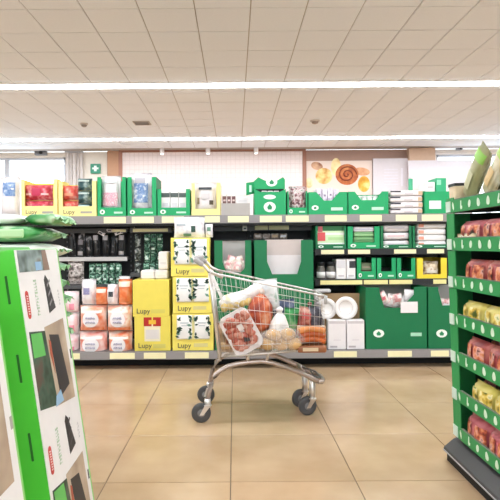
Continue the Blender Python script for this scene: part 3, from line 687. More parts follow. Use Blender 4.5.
# tower of three leafy cartons
tx0, tx1 = 171.5, 213
tz = [ZB, PZ(313, Yc), PZ(276, Yc), PZ(237, Yc)]
LEAFD = mat('2f4f44', .5); LEAFG = mat('6f9a86', .5)
for k in range(3):
    h = tz[k + 1] - tz[k] - .003
    off = (0, .6, -1.0)[k]
    t = carton(('bottom', 'middle', 'topmost')[k] + ' yellow carton with white leaf-print packs in the tower', tx0 + off, tx1 + off - (2 if k else 0), 0, tz[k], Yc - .005 * k, .2, YELLOW, h=h, group='leafy yellow cartons',
        prints=((.1, .3, .92, .97, mat('e9dfa2', .5)), (.52, .1, .86, .2, mat('d5ca8a', .5))), texts=(('Lupy', .066, .12, .08, INK),))
    w = PX(tx1, Yc) - PX(tx0, Yc)
    for q in range(2):
        a = -w / 2 + (.12 + .42 * q) * w; b_ = a + .36 * w
        pk = part('window_pack', MB().rbox(a, b_, -.014, .01, h * .32, h * .96, .008), mat('f1f1f1', .45), t)
        rnd = random.Random(300 + k * 2 + q); lf = MB(); lg = MB()
        for n in range(20):
            cx = rnd.choice((a + .010, a + .016, b_ - .016, b_ - .010)) + rnd.uniform(-.012, .012); cz = h * rnd.uniform(.36, .92); an = rnd.uniform(0, PI); L_ = rnd.uniform(.014, .028)
            pts = [(cx + L_ * math.cos(an), cz + L_ * math.sin(an)), (cx - L_ * .5 * math.sin(an), cz + L_ * .5 * math.cos(an)), (cx - L_ * math.cos(an), cz - L_ * math.sin(an)), (cx + L_ * .5 * math.sin(an), cz - L_ * .5 * math.cos(an))]
            (lf if n % 3 else lg).prism(pts, -.0165, -.0140)
        part('leaf_print', lf, LEAFD, pk)['kind'] = 'stuff'; part('leaf_print', lg, LEAFG, pk)['kind'] = 'stuff'
        part('script_print', MB().box(a + .03, b_ - .03, -.0155, -.014, h * .74, h * .77).box(a + .04, b_ - .04, -.0155, -.014, h * .67, h * .69), LIMG, pk)
z4 = tz[3]
t = bag('white leafy pack crowning the carton tower', 174, 205, 217, 237, z4, Yc + .07, .13, FW, seed=310, prints=((.65, .4, .14, .3, LEAFD), (.45, .12, .25, .12, LEAFG), (.25, .6, .3, .1, LIMG)))
bag('small white pack at the tower top right, with a dark corner', 205.5, 213, 224, 237, z4, Yc + .08, .1, FW, seed=311, prints=((.5, .6, .5, .3, LEAFG),))

# ---- tall green bins with cut-outs
def bin_(label, px0, px1, ytop, Yf, depth, m, cutpts, emblems=(), group='big green cardboard bins', zb=None, name='cardboard_bin'):
    """cutpts: list of (fx, y pixel) from left rim down and up to right rim"""
    zb = ZB if zb is None else zb
    X0, X1 = PX(px0, Yf) + .003, PX(px1, Yf) - .003; w = X1 - X0; xm = (X0 + X1) / 2; h = PZ(ytop, Yf) - zb
    t = thing(name, label, 'box', (xm, Yf, zb), group=group); T = .006
    c = [(PX(px, Yf) - xm, PZ(py, Yf) - zb) for px, py in cutpts]
    zlo = min(q[1] for q in c); nL = [q for q in c]
    f = MB().prism([(-w / 2, 0), (w / 2, 0), (w / 2, zlo), (-w / 2, zlo)], 0, T)
    lowi = [i for i, q in enumerate(c) if abs(q[1] - zlo) < 1e-6]
    for i in range(0, lowi[0]):
        f.prism([(-w / 2, c[i + 1][1]), c[i + 1], c[i], (-w / 2, c[i][1])], 0, T)
    for i in range(lowi[-1], len(c) - 1):
        f.prism([c[i], (w / 2, c[i][1]), (w / 2, c[i + 1][1]), c[i + 1]], 0, T)
    part('front_panel', f, m, t)
    for s in (-1, 1): part('side_panel', MB().box(*sorted((s * w / 2, s * (w / 2 - T))), T, depth, 0, h), m, t)
    part('back_panel', MB().box(-w / 2 + T, w / 2 - T, depth - T, depth, 0, h), mat('b9b2ae', .7, name='raw_card'), t)
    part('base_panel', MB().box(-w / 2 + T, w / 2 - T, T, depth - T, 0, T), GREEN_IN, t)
    for ex, ey, rx, rz in emblems: emblem(t, PX(ex, Yf) - xm, PZ(ey, Yf) - zb, rx, rz)
    return t, xm, w, h
Yb = YBASE + .04
b1, xm, w, h = bin_('tall green bin with a rounded cut-out behind the trolley handle', 214, 251.5, 240.5, Yb, .35, GREEN_D, [(222.5, 240.5), (222.5, 262), (225, 269), (230, 273), (240, 273), (244.5, 268), (245, 260), (245, 240.5)])
for k in range(6):
    xx = (227.5, 232, 237, 241, 229.5, 240.5)[k]; q = P(xx, (265, 266, 265.5, 264.5, 259.5, 260)[k], Yb + .05)
    t = thing('plush_packet', ('first', 'second', 'third', 'fourth', 'fifth', 'sixth')[k] + ' pink and cream packet in the cut-out of the tall bin', 'packet', (q.x, q.y + .02 * (k % 2), q.z - .06), (0, (.1, -.15, .1, -.1, .3, -.25)[k], 0), 'pink and cream packets in the tall bin')
    part('film', MB().pillow(.085, .10, .05, 7, 7, seed=330 + k), pattern(('d98f94', 'f0c9c6', 'f8eee6', 'e8dccb'), 18, .45, k), t)
    part('print', print_patch(.075, .085, .045, .5, .5, .4, .3), mat('f4e9e4', .5), t)
b2, xm, w, h = bin_('tall green bin with a wide tapered cut-out behind the trolley', 254, 313.5, 240.5, Yb, .38, GREEN_D, [(267, 240.5), (267, 262), (272, 274.5), (297, 274.5), (301, 262), (301, 240.5)])
# sheets of raw board inside the second bin
a, b_ = PX(265, Yb + .1), PX(303, Yb + .1)
t = thing('folded_board', 'folded white board standing inside the wide cut-out bin', 'cardboard', ((a + b_) / 2, Yb + .06, ZB + .01)); w = b_ - a
part('lower_sheet', MB().box(-w / 2, w / 2, 0, .005, 0, PZ(256.5, Yb + .06) - ZB), mat('ded8da', .7), t); part('upper_sheet', MB().box(-w / 2, w / 2, .03, .035, 0, PZ(241, Yb + .09) - ZB), mat('c9bcb8', .7), t)
# small goods on the recessed shelf above the bins
zi = PZ(239, YI)
carton('small white tag box above the rounded cut-out bin', 242.5, 247.5, 225.5, PZ(231, YI), YI - .02, .03, WHITE, name='small_carton', prints=((.2, .3, .8, .6, INK),))
shelf(PX(214, YI), PX(312, YI), YI + .03, GY1 - .1, zi, .03, [], DARK)
for k in range(4):
    carton(('first', 'second', 'third', 'fourth')[k] + ' small brownish box from the left above the green bins', 254 + 8.5 * k, 262 + 8.5 * k, 233.5, zi, YI + .04, .12, pattern(('6a5a4e', 'a39488', 'd8d0ca'), 30, .5, k), group='small boxes above the bins', name='small_carton', prints=((.15, .3, .85, .7, (mat('cfc6c0', .5), mat('8a7a70', .5), mat('c9b08a', .5), mat('dcdce2', .5))[k]),))

# ---- right bay, upper shelf
Yr = YT0 + .01
tray('green tray with a red, white and pale green pack, right bay', 315.5, 346.5, 226, Z2, Yr, GREEN_D, lip=.2, post=.06, min_=GREEN_IN)
carton('flat pack with red cherry print in the right-bay green tray', 317, 344.5, 226, Z2 + .04, Yr + .03, .2, mat('cfe6bc', .5), prints=((0, .74, 1, 1, mat('2f7a4a', .5)), (.0, .52, 1, .64, mat('f2f0ea', .5)), (.02, .2, .3, .66, mat('d9585c', .5)), (.03, .68, .2, .98, mat('c8606a', .5)), (0, 0, 1, .1, mat('f3f3ee', .5)), (.4, .25, .95, .4, mat('b5d89c', .5))), name='flat_pack', cat='pack')
tray('green tray with two flat green packs, right bay', 347.5, 380, 226.5, Z2, Yr, GREEN, lip=.28, post=.16, min_=GREEN_IN)
for k in range(4):
    carton(('bottom', 'second', 'third', 'top')[k] + ' flat pack lying in the two-post green tray of right bay', 353.5, 374.5, 0, Z2 + .008 + k * .052, Yr + .02, .24, (mat('5f9a62', .5), mat('7fae78', .5), mat('6fa06c', .5), mat('e6e4ea', .5))[k], h=.048, prints=((.05, .3, .95, .6, mat(('8fbf88', '4f8a56', '9cc890', 'b8b4c4')[k], .5)),), group='flat packs in two-post tray', name='flat_pack', cat='pack', r=.008)
tray('green tray with white wrapped packs in the right bay', 380.5, 412, 226, Z2, Yr, GREEN_D, lip=.17, post=.08, min_=GREEN_IN)
for k in range(3):
    X0, X1 = PX(383, Yr + .05), PX(409, Yr + .05); w = X1 - X0
    t = thing('wrapped_pack', ('lower', 'middle', 'upper')[k] + ' white wrapped pack in the right-bay green tray', 'pack', ((X0 + X1) / 2, Yr + .03, Z2 + .008 + k * .078), group='white wrapped packs in the green tray')
    part('body', MB().rbox(-w / 2, w / 2, 0, .24, 0, .066, .022, 3), WHITE_P, t); part('print', MB().box(-w * .35, w * .3, -.0015, .001, .028, .040), mat('d8b4ba' if k % 2 else 'cfc9d4', .5), t)
tray('green tray with folded white linen at the rack end of right bay', 412.5, 450, 226, Z2, Yr, GREEN_D, lip=.17, post=.06, min_=GREEN_IN)
for k in range(4):
    X0, X1 = PX(417, Yr + .05), PX(445.5, Yr + .05); w = X1 - X0
    t = thing('folded_linen', ('lowest', 'second', 'third', 'topmost')[k] + ' folded white pack in the rack-end green tray', 'pack', ((X0 + X1) / 2, Yr + .03, Z2 + .008 + k * .06), group='folded white packs')
    part('body', MB().rbox(-w / 2, w / 2, 0, .24, 0, .057, .015, 2), WHITE, t); part('side_print', MB().box(-w / 2 + .01, -w / 2 + .06, -.0015, .001, .015, .045), mat('e8a08c', .5), t)
# ---- right bay, lower shelf
for k, (a, b_) in enumerate(((316.5, 325.5), (326, 335.5))):
    xx = PX((a + b_) / 2, Yr + .04); w = PX(b_, Yr) - PX(a, Yr) - .004
    t = thing('jar', ('left', 'right')[k] + ' small jar with white label and dark lid, right bay', 'jar', (xx, Yr + .05, Z3), group='small dark-lidded jars')
    part('glass', MB().lathe([(w * .46, 0), (w * .5, .01), (w * .5, .09), (w * .4, .115), (w * .4, .13)], 18), mat('6b665f', .25), t)
    part('label', MB().lathe([(w * .51, .012), (w * .51, .07)], 18), WHITE, t); part('lid', MB().lathe([(w * .43, .13), (w * .43, .16), (w * .4, .165)], 18), DARK, t)
for k, (a, b_) in enumerate(((336, 346), (346.3, 355.5))):
    carton(('left', 'right')[k] + ' tall white carton beside the jars, right bay', a, b_, 259, Z3, Yr + .01, .2, WHITE, prints=((.1, .55, .9, .9, mat('e0dce0', .5)) if k == 0 else (.3, .55, 1, .9, mat('34343a', .5)), (.2, .12, .8, .2, mat('cfc9cc', .5))), group='white cartons beside the jars', name='small_carton')
for k, (a, b_) in enumerate(((356.5, 376), (376.5, 396), (396.5, 415.5))):
    tray(('left', 'middle', 'right')[k] + ' small square-windowed green tray on the lower right-bay shelf', a, b_, 258, Z3, Yr, GREEN, lip=.36, post=.22, min_=GREEN_IN, group='small square-windowed trays')
for k in range(2):
    carton(('lower', 'upper')[k] + ' brown pack inside the left square-windowed tray', 361, 371.5, 0, Z3 + .008 + k * .075, Yr + .05, .2, mat(('6a5a4c', '8a9a78')[k], .5), h=.07, group='packs in square-windowed tray', name='small_carton', prints=((.1, .3, .9, .5, mat('b8a890', .5)),))
carton('dark pack deep inside the middle square-windowed tray', 381, 391, 0, Z3 + .008, Yr + .16, .12, mat('1a1d1c', .5), h=.09, name='small_carton', prints=((.1, .3, .9, .5, mat('3a4a40', .5)),))
carton('dark pack deep inside the right square-windowed tray', 401, 411, 0, Z3 + .008, Yr + .16, .12, mat('1a1d1c', .5), h=.08, name='small_carton', prints=((.1, .3, .9, .5, mat('3a4a40', .5)),))
tray('bright yellow tray with a beige bag next to the fruit rack', 416.5, 447, 258, Z3, Yr, mat('f0d53a', .5), lip=.2, post=.2, emb=False, min_=mat('d9bb30', .5), printed=False)
bag('beige and brown bag in the bright yellow tray', 421, 438, 261, 0, Z3 + .02, Yr + .09, .12, pattern(('8a6a4c', 'd8c2a0', 'f0e8da', 'b88a5c'), 18, .4, 3), seed=350, prints=((.5, .3, .6, .2, mat('e9e3da', .4)),))
# ---- right bay, base: plates, white cartons, big green bins
t = thing('kraft_box', 'open brown kraft box behind the white plates', 'box', (PX(345, Yb + .06), Yb + .1, ZB))
X0, X1 = PX(321, Yb + .1), PX(364, Yb + .1); w = X1 - X0; xo = (X0 + X1) / 2 - PX(345, Yb + .06)
part('back_panel', MB().box(xo - w / 2, xo + w / 2, .14, .146, 0, PZ(294, Yb + .25) - ZB), mat('a98a66', .8), t)
for s in (-1, 1): part('side_panel', MB().box(*sorted((xo + s * w / 2, xo + s * (w / 2 - .006))), 0, .14, 0, PZ(300, Yb + .1) - ZB), mat('b5946e', .8), t)
part('base_panel', MB().box(xo - w / 2 + .006, xo + w / 2 - .006, 0, .14, 0, .006), mat('a98a66', .8), t)
zc = PZ(321, Yb)
for k, (a, b_) in enumerate(((327.5, 345.5), (346, 364))):
    carton(('left', 'right')[k] + ' white carton carrying the round plates', a, b_, 0, ZB, Yb, .095, mat('e9e4e6', .5), h=zc - ZB, prints=((.05, .88, .95, .97, mat('c9c2c6', .5)), (.1, .06, .5, .12, mat('b5aeb2', .5)), (.3, .3, .7, .34, mat('dcd6da', .5))), group='white cartons below plates')
for k, (px, r) in enumerate(((327, 10.5), (346, 11.5))):
    rr = r / FPX * Yb; xx = PX(px, Yb + .04); 
    t = thing('plate', ('half-hidden white round plate behind the trolley front', 'white round plate standing on the white cartons')[k], 'plate', (xx, Yb + .05 if k else Yb + .085, zc if k else zc - .0), (-.12, 0, 0), 'white round plates')
    prof = [(rr * .0 + .001, .012), (rr * .55, .012), (rr * .62, .004), (rr, -.012), (rr, -.006), (rr * .62, .012), (rr * .5, .020), (.001, .020)]
    part('dish', MB().lathe(prof, 32, 'Y', (0, 0, rr)), mat('f1edec', .3), t)
    part('rim_line', MB().tube([(rr * .6 * math.cos(2 * PI * i / 32), .0035, rr + rr * .6 * math.sin(2 * PI * i / 32)) for i in range(32)], .002, 4, True), mat('c4bcbc', .4), t)
carton('small white packet lying on the kraft box beneath the price rail', 314, 331, 0, PZ(293, Yb + .25), Yb + .2, .09, WHITE_P, h=.035, name='white_pack', r=.01, prints=((.2, .3, .8, .6, mat('d5d0d4', .5)),))
b3, xm, w, h = bin_('wide green bin with a trapezoid cut-out in the right bay', 365, 426.5, 288.5, Yb, .4, GREEN_D, [(379, 288.5), (379, 292), (384, 309), (401, 309), (413.5, 296), (413.5, 288.5)], [(378, 334.5, .05, .037)])
part('printed_line', MB().box(PX(410, Yb) - xm, PX(421, Yb) - xm, -.0015, 0, PZ(337.5, Yb) - ZB, PZ(334, Yb) - ZB), mat('a9d8bc', .5), b3)
b4, xm, w, h = bin_('green bin half hidden by the fruit-tray rack', 427.5, 475, 288.5, Yb, .4, GREEN_D, [(438, 288.5), (438, 292), (442, 307), (464, 307), (466, 296), (466, 288.5)], [(441, 335, .05, .037)])
PKW = pattern(('c9898c', 'f0d9d6', 'f8f2f0', 'd9b8b0'), 14, .4, 9)
for k in range(5):
    q = P((385, 391, 398, 404, 409)[k], (302, 305, 304, 307, 300)[k], Yb + .08)
    t = thing('wrapped_pack', ('leftmost', 'second', 'third', 'fourth', 'rightmost')[k] + ' pale pink wrapped pack heaped in the trapezoid cut-out bin', 'pack', (q.x, q.y + .02 * (k % 2), q.z - .02), (0, (-.5, .3, -.2, .4, .1)[k], 0), 'pale packs heaped in the wide bin')
    part('film', MB().pillow(.11, .12, .06, 7, 7, seed=360 + k), PKW if k < 3 else WHITE_P, t); part('print', print_patch(.11, .12, .06, .5, .5, .5, .25), mat(('d9707a', 'f2eded', 'c98a86', 'dcd6da', 'e8e2e4')[k], .5), t)
part('hanging_card', MB().box(PX(400, Yb) - 0, PX(417, Yb), Yb - .008, Yb - .002, PZ(314, Yb), PZ(303, Yb)).xf(Matrix.Translation((-b3.location.x, -b3.location.y, -b3.location.z))), WHITE_P, b3, label='white card hooked over the bin edge')
for k in range(2):
    q = P(443 + 6 * k, 306, Yb + .08)
    t = thing('wrapped_pack', ('left', 'right')[k] + ' pale pack in the half-hidden green bin', 'pack', (q.x, q.y, q.z - .05), (0, .2 - .5 * k, 0), 'pale packs in the half-hidden bin')
    part('film', MB().pillow(.1, .12, .06, 7, 7, seed=370 + k), PKW, t); part('print', print_patch(.1, .12, .06, .5, .5, .5, .3), WHITE, t)

# ================================================================== SHOPPING TROLLEY
YM = 3.46                        # centre line
YAW = math.radians(1.0)
TO = Vector((-0.22, YM, 0))
trol = thing('shopping_trolley', 'wire shopping trolley full of groceries on the tiled floor', 'trolley', TO, (0, 0, YAW))
# local: x forward, y left(+, away from camera), z up
RX = TO.x
def lx(px, Y): return PX(px, Y) - RX
rT, fT = (0.052, 0.27, 0.965), (0.80, 0.19, 0.80)     # rear / front top: x, half width, z
rB, fB = (0.125, 0.235, 0.425), (0.79, 0.165, 0.455)
def bil(s, t):                   # s along length 0..1, t up 0..1 -> x, halfwidth, z
    lo = [rB[i] + (fB[i] - rB[i]) * s for i in range(3)]; hi = [rT[i] + (fT[i] - rT[i]) * s for i in range(3)]
    return [lo[i] + (hi[i] - lo[i]) * t for i in range(3)]
wire = .0014
for sg in (-1, 1):
    m = MB()
    n = 22
    for k in range(n + 1):
        a, b_ = bil(k / n, 0), bil(k / n, 1); m.tube([(a[0], sg * a[1], a[2]), (b_[0], sg * b_[1], b_[2])], wire * .7, 5)
    for t_ in (.13, .42, .60, .80):
        a, b_ = bil(0, t_), bil(1, t_); m.tube([(a[0], sg * a[1], a[2]), (b_[0], sg * b_[1], b_[2])], wire * 1.6, 5)
    part('basket_side', m, STEEL, trol)
m = MB()
for k in range(11):
    w_ = -1 + 2 * k / 10; m.tube([(fB[0], w_ * fB[1], fB[2]), (fT[0], w_ * fT[1], fT[2])], wire, 5)
for t_ in (.14, .29, .43, .57, .71, .85):
    p = bil(1, t_); m.tube([(p[0], -p[1], p[2]), (p[0], p[1], p[2])], wire * 1.3, 5)
part('basket_front', m, STEEL, trol)
m = MB()
for k in range(13):
    w_ = -1 + 2 * k / 12; m.tube([(rB[0], w_ * rB[1], rB[2]), (fB[0], w_ * fB[1], fB[2])], wire, 5)
for s in (.0, .15, .3, .45, .6, .75, .9, 1):
    p = bil(s, 0); m.tube([(p[0], -p[1], p[2]), (p[0], p[1], p[2])], wire * 1.5, 5)
part('basket_floor', m, STEEL, trol)
m = MB()
for k in range(14):
    w_ = -1 + 2 * k / 13; m.tube([(rB[0], w_ * rB[1], rB[2]), (rT[0], w_ * rT[1], rT[2])], wire, 5)
for t_ in (.2, .5, .8): p = bil(0, t_); m.tube([(p[0], -p[1], p[2]), (p[0], p[1], p[2])], wire * 1.4, 5)
part('rear_flap', m, STEEL, trol)
part('top_rim', MB().tube([(rT[0], -rT[1], rT[2]), (fT[0] - .02, -fT[1], fT[2] + .004), (fT[0] + .004, -fT[1] + .03, fT[2]), (fT[0] + .004, fT[1] - .03, fT[2]), (fT[0] - .02, fT[1], fT[2] + .004), (rT[0], rT[1], rT[2])], .0065, 8), STEEL, trol)
part('bottom_rim', MB().tube([(rB[0], -rB[1], rB[2]), (fB[0], -fB[1], fB[2]), (fB[0], fB[1], fB[2]), (rB[0], rB[1], rB[2])], .006, 8, True), STEEL, trol)
for sg in (-1, 1): part('bumper_corner', MB().tube([(fT[0] + .004, sg * (fT[1] + .002), fT[2] - .05), (fT[0] + .004, sg * (fT[1] + .002), fT[2] + .004)], .011, 8), mat('b9b6b4', .5), trol)
# handle with arms and child-seat wires
for sg in (-1, 1):
    part('handle_arm', MB().tube([(.14, sg * .272, .93), (rT[0], sg * .275, .975), (.02, sg * .275, 1.01), (-.025, sg * .27, 1.04)], .010, 8), STEEL, trol)
    part('handle_cap', MB().rbox(-.034, .036, sg * .272 - .018, sg * .272 + .018, -.015, .016, .010).xf(Matrix.Translation((-.012, 0, 1.03)) @ Matrix.Rotation(.6, 4, 'Y')), mat('a8a4a5', .45), trol)
    part('rear_upright', MB().tube([(rT[0] + .005, sg * .277, rT[2]), (.085, sg * .25, .70), (.118, sg * .235, .40)], .010, 8), STEEL, trol)
hd = part('handle', MB().tube([(-.025, -.27, 1.04), (-.025, .27, 1.04)], .017, 12), mat('a5a1a2', .45), trol)
part('handle_panel', MB().rbox(-.045, .005, -.17, .17, 1.02, 1.065, .01), mat('9a9798', .5), hd)
m = MB()
for k in range(9):
    y_ = -.2 + .4 * k / 8; m.tube([(rT[0], y_, .96), (.13, y_, .78), (.24, y_, .74)], .0018, 5)
m.tube([(.13, -.22, .78), (.13, .22, .78)], .003, 5); m.tube([(.24, -.22, .74), (.24, .22, .74)], .003, 5)
part('child_seat', m, STEEL, trol)
# chassis rails
for sg in (-1, 1):
    # track narrows to the front
    def yy(x): return sg * (.20 + (.105 - .20) * max(0, min(1, (x - 0.02) / .75)))
    pts = [(.035, .13), (.045, .19), (.060, .24), (.085, .295), (.118, .328), (.165, .352), (.225, .366), (.30, .374), (.39, .376), (.45, .366), (.55, .332), (.65, .290), (.73, .247), (.765, .228)]
    part('chassis_rail', MB().tube([(x, yy(x), z) for x, z in pts], .0155, 10), STEEL_P, trol)
    part('basket_bracket', MB().tube([(.30, yy(.3), .374), (.30, sg * .2, .432)], .010, 6).tube([(.42, yy(.42), .372), (.43, sg * .19, .438)], .010, 6), STEEL, trol)
part('front_bumper', MB().tube([(.765, -.107, .228), (.793, -.09, .222), (.805, -.05, .224), (.805, .05, .224), (.793, .09, .222), (.765, .107, .228)], .0165, 10), STEEL_P, trol)
part('cross_bar', MB().tube([(.30, -.165, .374), (.30, .165, .374)], .011, 8), STEEL_P, trol)
part('cross_bar', MB().tube([(.66, -.12, .288), (.66, .12, .288)], .011, 8), STEEL_P, trol)
part('front_rack', MB().tube([(.69, -.1, .275), (.785, -.085, .245), (.785, .085, .245), (.69, .1, .275)], .007, 6).tube([(.74, -.095, .262), (.74, .095, .262)], .006, 6), mat('6d6a6a', .4), trol)
TYRE = mat('4c4c4f', .6, name='grey_tyre'); HUB = mat('7d7c7e', .45, name='hub')
def caster(x, y, R, ang, xt, yt, zt):
    c = part('caster', MB().lathe([(.020, R * 1.0 + .035), (.022, zt)], 10, 'Z', (xt, yt, 0)), STEEL, trol)
    f = MB(); dx, dy = math.cos(ang), math.sin(ang); nx, ny = -dy, dx
    for s in (-1, 1):
        ox, oy = nx * s * .019, ny * s * .019
        f.add([(xt - dx * .02 + ox, yt - dy * .02 + oy, R + .05), (xt + dx * .02 + ox, yt + dy * .02 + oy, R + .05), (x + dx * .012 + ox, y + dy * .012 + oy, R - .012), (x - dx * .012 + ox, y - dy * .012 + oy, R - .012),
               (xt - dx * .02 + ox * 1.15, yt - dy * .02 + oy * 1.15, R + .05), (xt + dx * .02 + ox * 1.15, yt + dy * .02 + oy * 1.15, R + .05), (x + dx * .012 + ox * 1.15, y + dy * .012 + oy * 1.15, R - .012), (x - dx * .012 + ox * 1.15, y - dy * .012 + oy * 1.15, R - .012)],
              [(0, 1, 2, 3), (7, 6, 5, 4), (0, 4, 5, 1), (1, 5, 6, 2), (2, 6, 7, 3), (3, 7, 4, 0)])
    f.lathe([(.026, R + .045), (.026, R + .052)], 12, 'Z', (xt, yt, 0))
    part('fork', f, STEEL, c)
    w_ = MB().lathe([(R * .62, -.0145), (R * .93, -.0150), (R, -.009), (R, .009), (R * .93, .0150), (R * .62, .0145)], 28, 'Y').xf(Matrix.Translation((x, y, R)) @ Matrix.Rotation(ang, 4, 'Z'))
    part('tyre', w_, TYRE, c)
    part('hub', MB().lathe([(.008, -.02), (R * .22, -.0165), (R * .60, -.0125), (R * .62, .0125), (R * .22, .0165), (.008, .02)], 20, 'Y').xf(Matrix.Translation((x, y, R)) @ Matrix.Rotation(ang, 4, 'Z')), HUB, c)
caster(-.005, -.20, .062, .10, .036, -.20, .15)
caster(.010, .20, .062, -.12, .036, .20, .15)
caster(.697, -.085, .062, .25, .73, -.088, .24)
caster(.672, .085, .062, .45, .707, .088, .24)
part('caster_stem', MB().tube([(.73, -.088, .20), (.73, -.098, .245)], .014, 8).tube([(.707, .088, .20), (.707, .105, .26)], .014, 8), STEEL, trol)

# ---- groceries
ZF = .452
def inb(px, Y): return PX(px, Y)
# meat tray leaning on the near side of the basket
q = P(241.5, 359, 3.262)
t = thing('meat_tray', 'white tray of raw meat under film leaning in the trolley', 'meat tray', (q.x, 3.262, q.z + .018), (-.05, 0, 0))
Rm = Matrix.Rotation(-.50, 4, 'Y')
Wt, Ht = .205, .275
def rrect(w, h, r, n=6):
    pts = []
    for cx, cz, a0 in ((w / 2 - r, h / 2 - r, 0), (-w / 2 + r, h / 2 - r, PI / 2), (-w / 2 + r, -h / 2 + r, PI), (w / 2 - r, -h / 2 + r, 1.5 * PI)):
        pts += [(cx + r * math.cos(a0 + PI / 2 * i / n), cz + r * math.sin(a0 + PI / 2 * i / n)) for i in range(n + 1)]
    return pts
OFS = Matrix.Translation((0, 0, .155))
part('tray', MB().prism(rrect(Wt, Ht, .045), -.004, .035).xf(OFS @ Rm), mat('efe6e6', .4), t)
mm = [MB(), MB(), MB()]; rnd = random.Random(5)
for k in range(60):
    x, z = rnd.uniform(-Wt / 2 + .032, Wt / 2 - .032), rnd.uniform(-Ht / 2 + .034, Ht / 2 - .034)
    mm[k % 3].blob((x, -.006, z), (rnd.uniform(.020, .034), .014, rnd.uniform(.016, .028)), 9, 6, .12)
for k, c in enumerate(('a84e3c', 'c07462', 'cf9484')):
    part('meat_pieces', mm[k].xf(OFS @ Rm), mat(c, .3, var=.25, scale=40), t)['kind'] = 'stuff'
part('printed_label', MB().prism([(x * .4 + .01, z * .34 + .03) for x, z in rrect(.09, .12, .02)], -.024, -.023).xf(OFS @ Rm), mat('e9dcd8', .4), t)
part('dark_label', MB().prism([(-.012, -.062), (.024, -.075), (.03, -.055), (-.002, -.035)], -.024, -.023).xf(OFS @ Rm), mat('2c2626', .4), t)
def sack(name, label, cat, px, py, Y, w, h, d, m, rot=(0, 0, 0), seed=0, prints=(), jit=.12):
    q = P(px, py, Y); t = thing(name, label, cat, (q.x, Y, q.z), rot)
    part('film', MB().pillow(w, h, d, 11, 11, seed=seed, wr=jit), m, t)
    for (fx, fz, fw, fh, pm) in prints: part('print', print_patch(w, h, d, fx, fz, fw, fh), pm, t)
    return t
# white bread bag lying across the rear of the basket
q = P(221, 306, 3.44)
t = thing('bread_bag', 'white and yellow bread bag across the trolley rear behind meat', 'bread bag', (q.x, 3.42, q.z), (0, 0, .1))
bpts = [(-.01, 0, .015), (.03, 0, .022), (.08, 0, .03), (.13, 0, .045), (.18, 0, .07), (.23, 0, .105), (.27, 0, .14)]
mb = MB().tube(bpts, .055, 14); rb = random.Random(4)
for i_, rr_ in enumerate((.35, .85, 1.0, 1.0, .95, .8, .3)):
    c_ = Vector(bpts[i_])
    for k in range(14):
        v_ = Vector(mb.v[i_ * 14 + k]); mb.v[i_ * 14 + k] = tuple(c_ + (v_ - c_) * rr_ * (1 + rb.uniform(-.14, .14)))
part('film', mb, pattern(('efe9e6', 'f6f2f1', 'fbfafa', 'e3cf8e'), 8, .3, 2), t)
mb = MB()
for k in range(5): mb.blob((.02 + .04 * k, -.04, -.005 + .010 * k), (.026, .02, .030), 9, 6, .08)
part('bread_slice', mb, mat('d8bd78', .5, var=.2), t)
q = P(258, 331, 3.38)
t2 = thing('produce_bag', 'orange red mesh bag of produce standing behind the meat tray', 'produce bag', q, (0, .10, 0))
mb = MB().lathe([(.03, 0), (.07, .015), (.088, .06), (.090, .12), (.075, .18), (.045, .225), (.015, .25)], 18); rb = random.Random(12)
mb.v = [(x * (1 + rb.uniform(-.10, .10)), y * (.7 + rb.uniform(-.1, .1)), z) for x, y, z in mb.v]
part('film', mb, pattern(('7e2412', 'ab4424', 'cc6c40', 'dfa080'), 14, .4, 3), t2)
part('tied_top', MB().blob((0, 0, .262), (.022, .018, .022), 8, 6, .2), pattern(('d8c4b8', 'efe6e0', 'e0a888'), 16, .3, 4), t2)
q = P(280, 337, 3.345)
t3 = thing('white_bag', 'small white plastic bag knotted in the middle of trolley', 'plastic bag', q)
mb = MB().lathe([(.02, .0), (.062, .012), (.070, .05), (.058, .095), (.036, .135), (.016, .16), (.010, .17)], 16); rb = random.Random(9)
mb.v = [(x * (1 + rb.uniform(-.14, .14)), y * (.75 + rb.uniform(-.12, .12)), z) for x, y, z in mb.v]
part('film', mb, pattern(('e2dedd', 'f2efee', 'fbfafa'), 12, .3, 4), t3)
part('knot', MB().blob((0, 0, .178), (.022, .016, .02), 8, 6, .25), WHITE_P, t3)
sack('clear_bag', 'crumpled clear bag peeking over the basket rim', 'plastic bag', 268, 311, 3.52, .17, .22, .1, pattern(('c9d0d6', 'e9ecee', 'f5f6f7', 'b0c4b8'), 12, .25, 5), (0, -.1, 0), 403)
sack('green_pack', 'bright green pack behind the white bag in trolley', 'pack', 291, 333, 3.46, .12, .17, .07, pattern(('1f7a3c', '3fa35a', 'a9d69c'), 14, .4, 6), (0, .1, 0), 404)
sack('blue_pack', 'dark blue pack among the groceries behind green pack', 'pack', 285, 322, 3.56, .16, .16, .07, pattern(('2c3550', '4a5878', 'a9b2c8'), 14, .4, 7), (0, -.08, 0), 405)
for k, (x0_, x1_, z_, c, lb) in enumerate(((.125, .775, ZF - .008, 'c9a882', 'flat tan filler box added along the basket floor for shade'), (.16, .74, ZF + .028, '8f5f48', 'flat brown filler box added on the tan box for shade'))):  # filler boxes added to block light and deepen the trolley's floor shadow
    t = thing('filler_box', lb, 'box', (TO.x + (x0_ + x1_) / 2, YM + .055, z_))
    part('body', MB().rbox(-(x1_ - x0_) / 2, (x1_ - x0_) / 2, -.145, .135, 0, .034, .005), mat(c, .6, var=.15), t); part('label_print', MB().box(-.16, .10, -.147, -.144, .010, .026), mat('e6d8c4', .5), t)
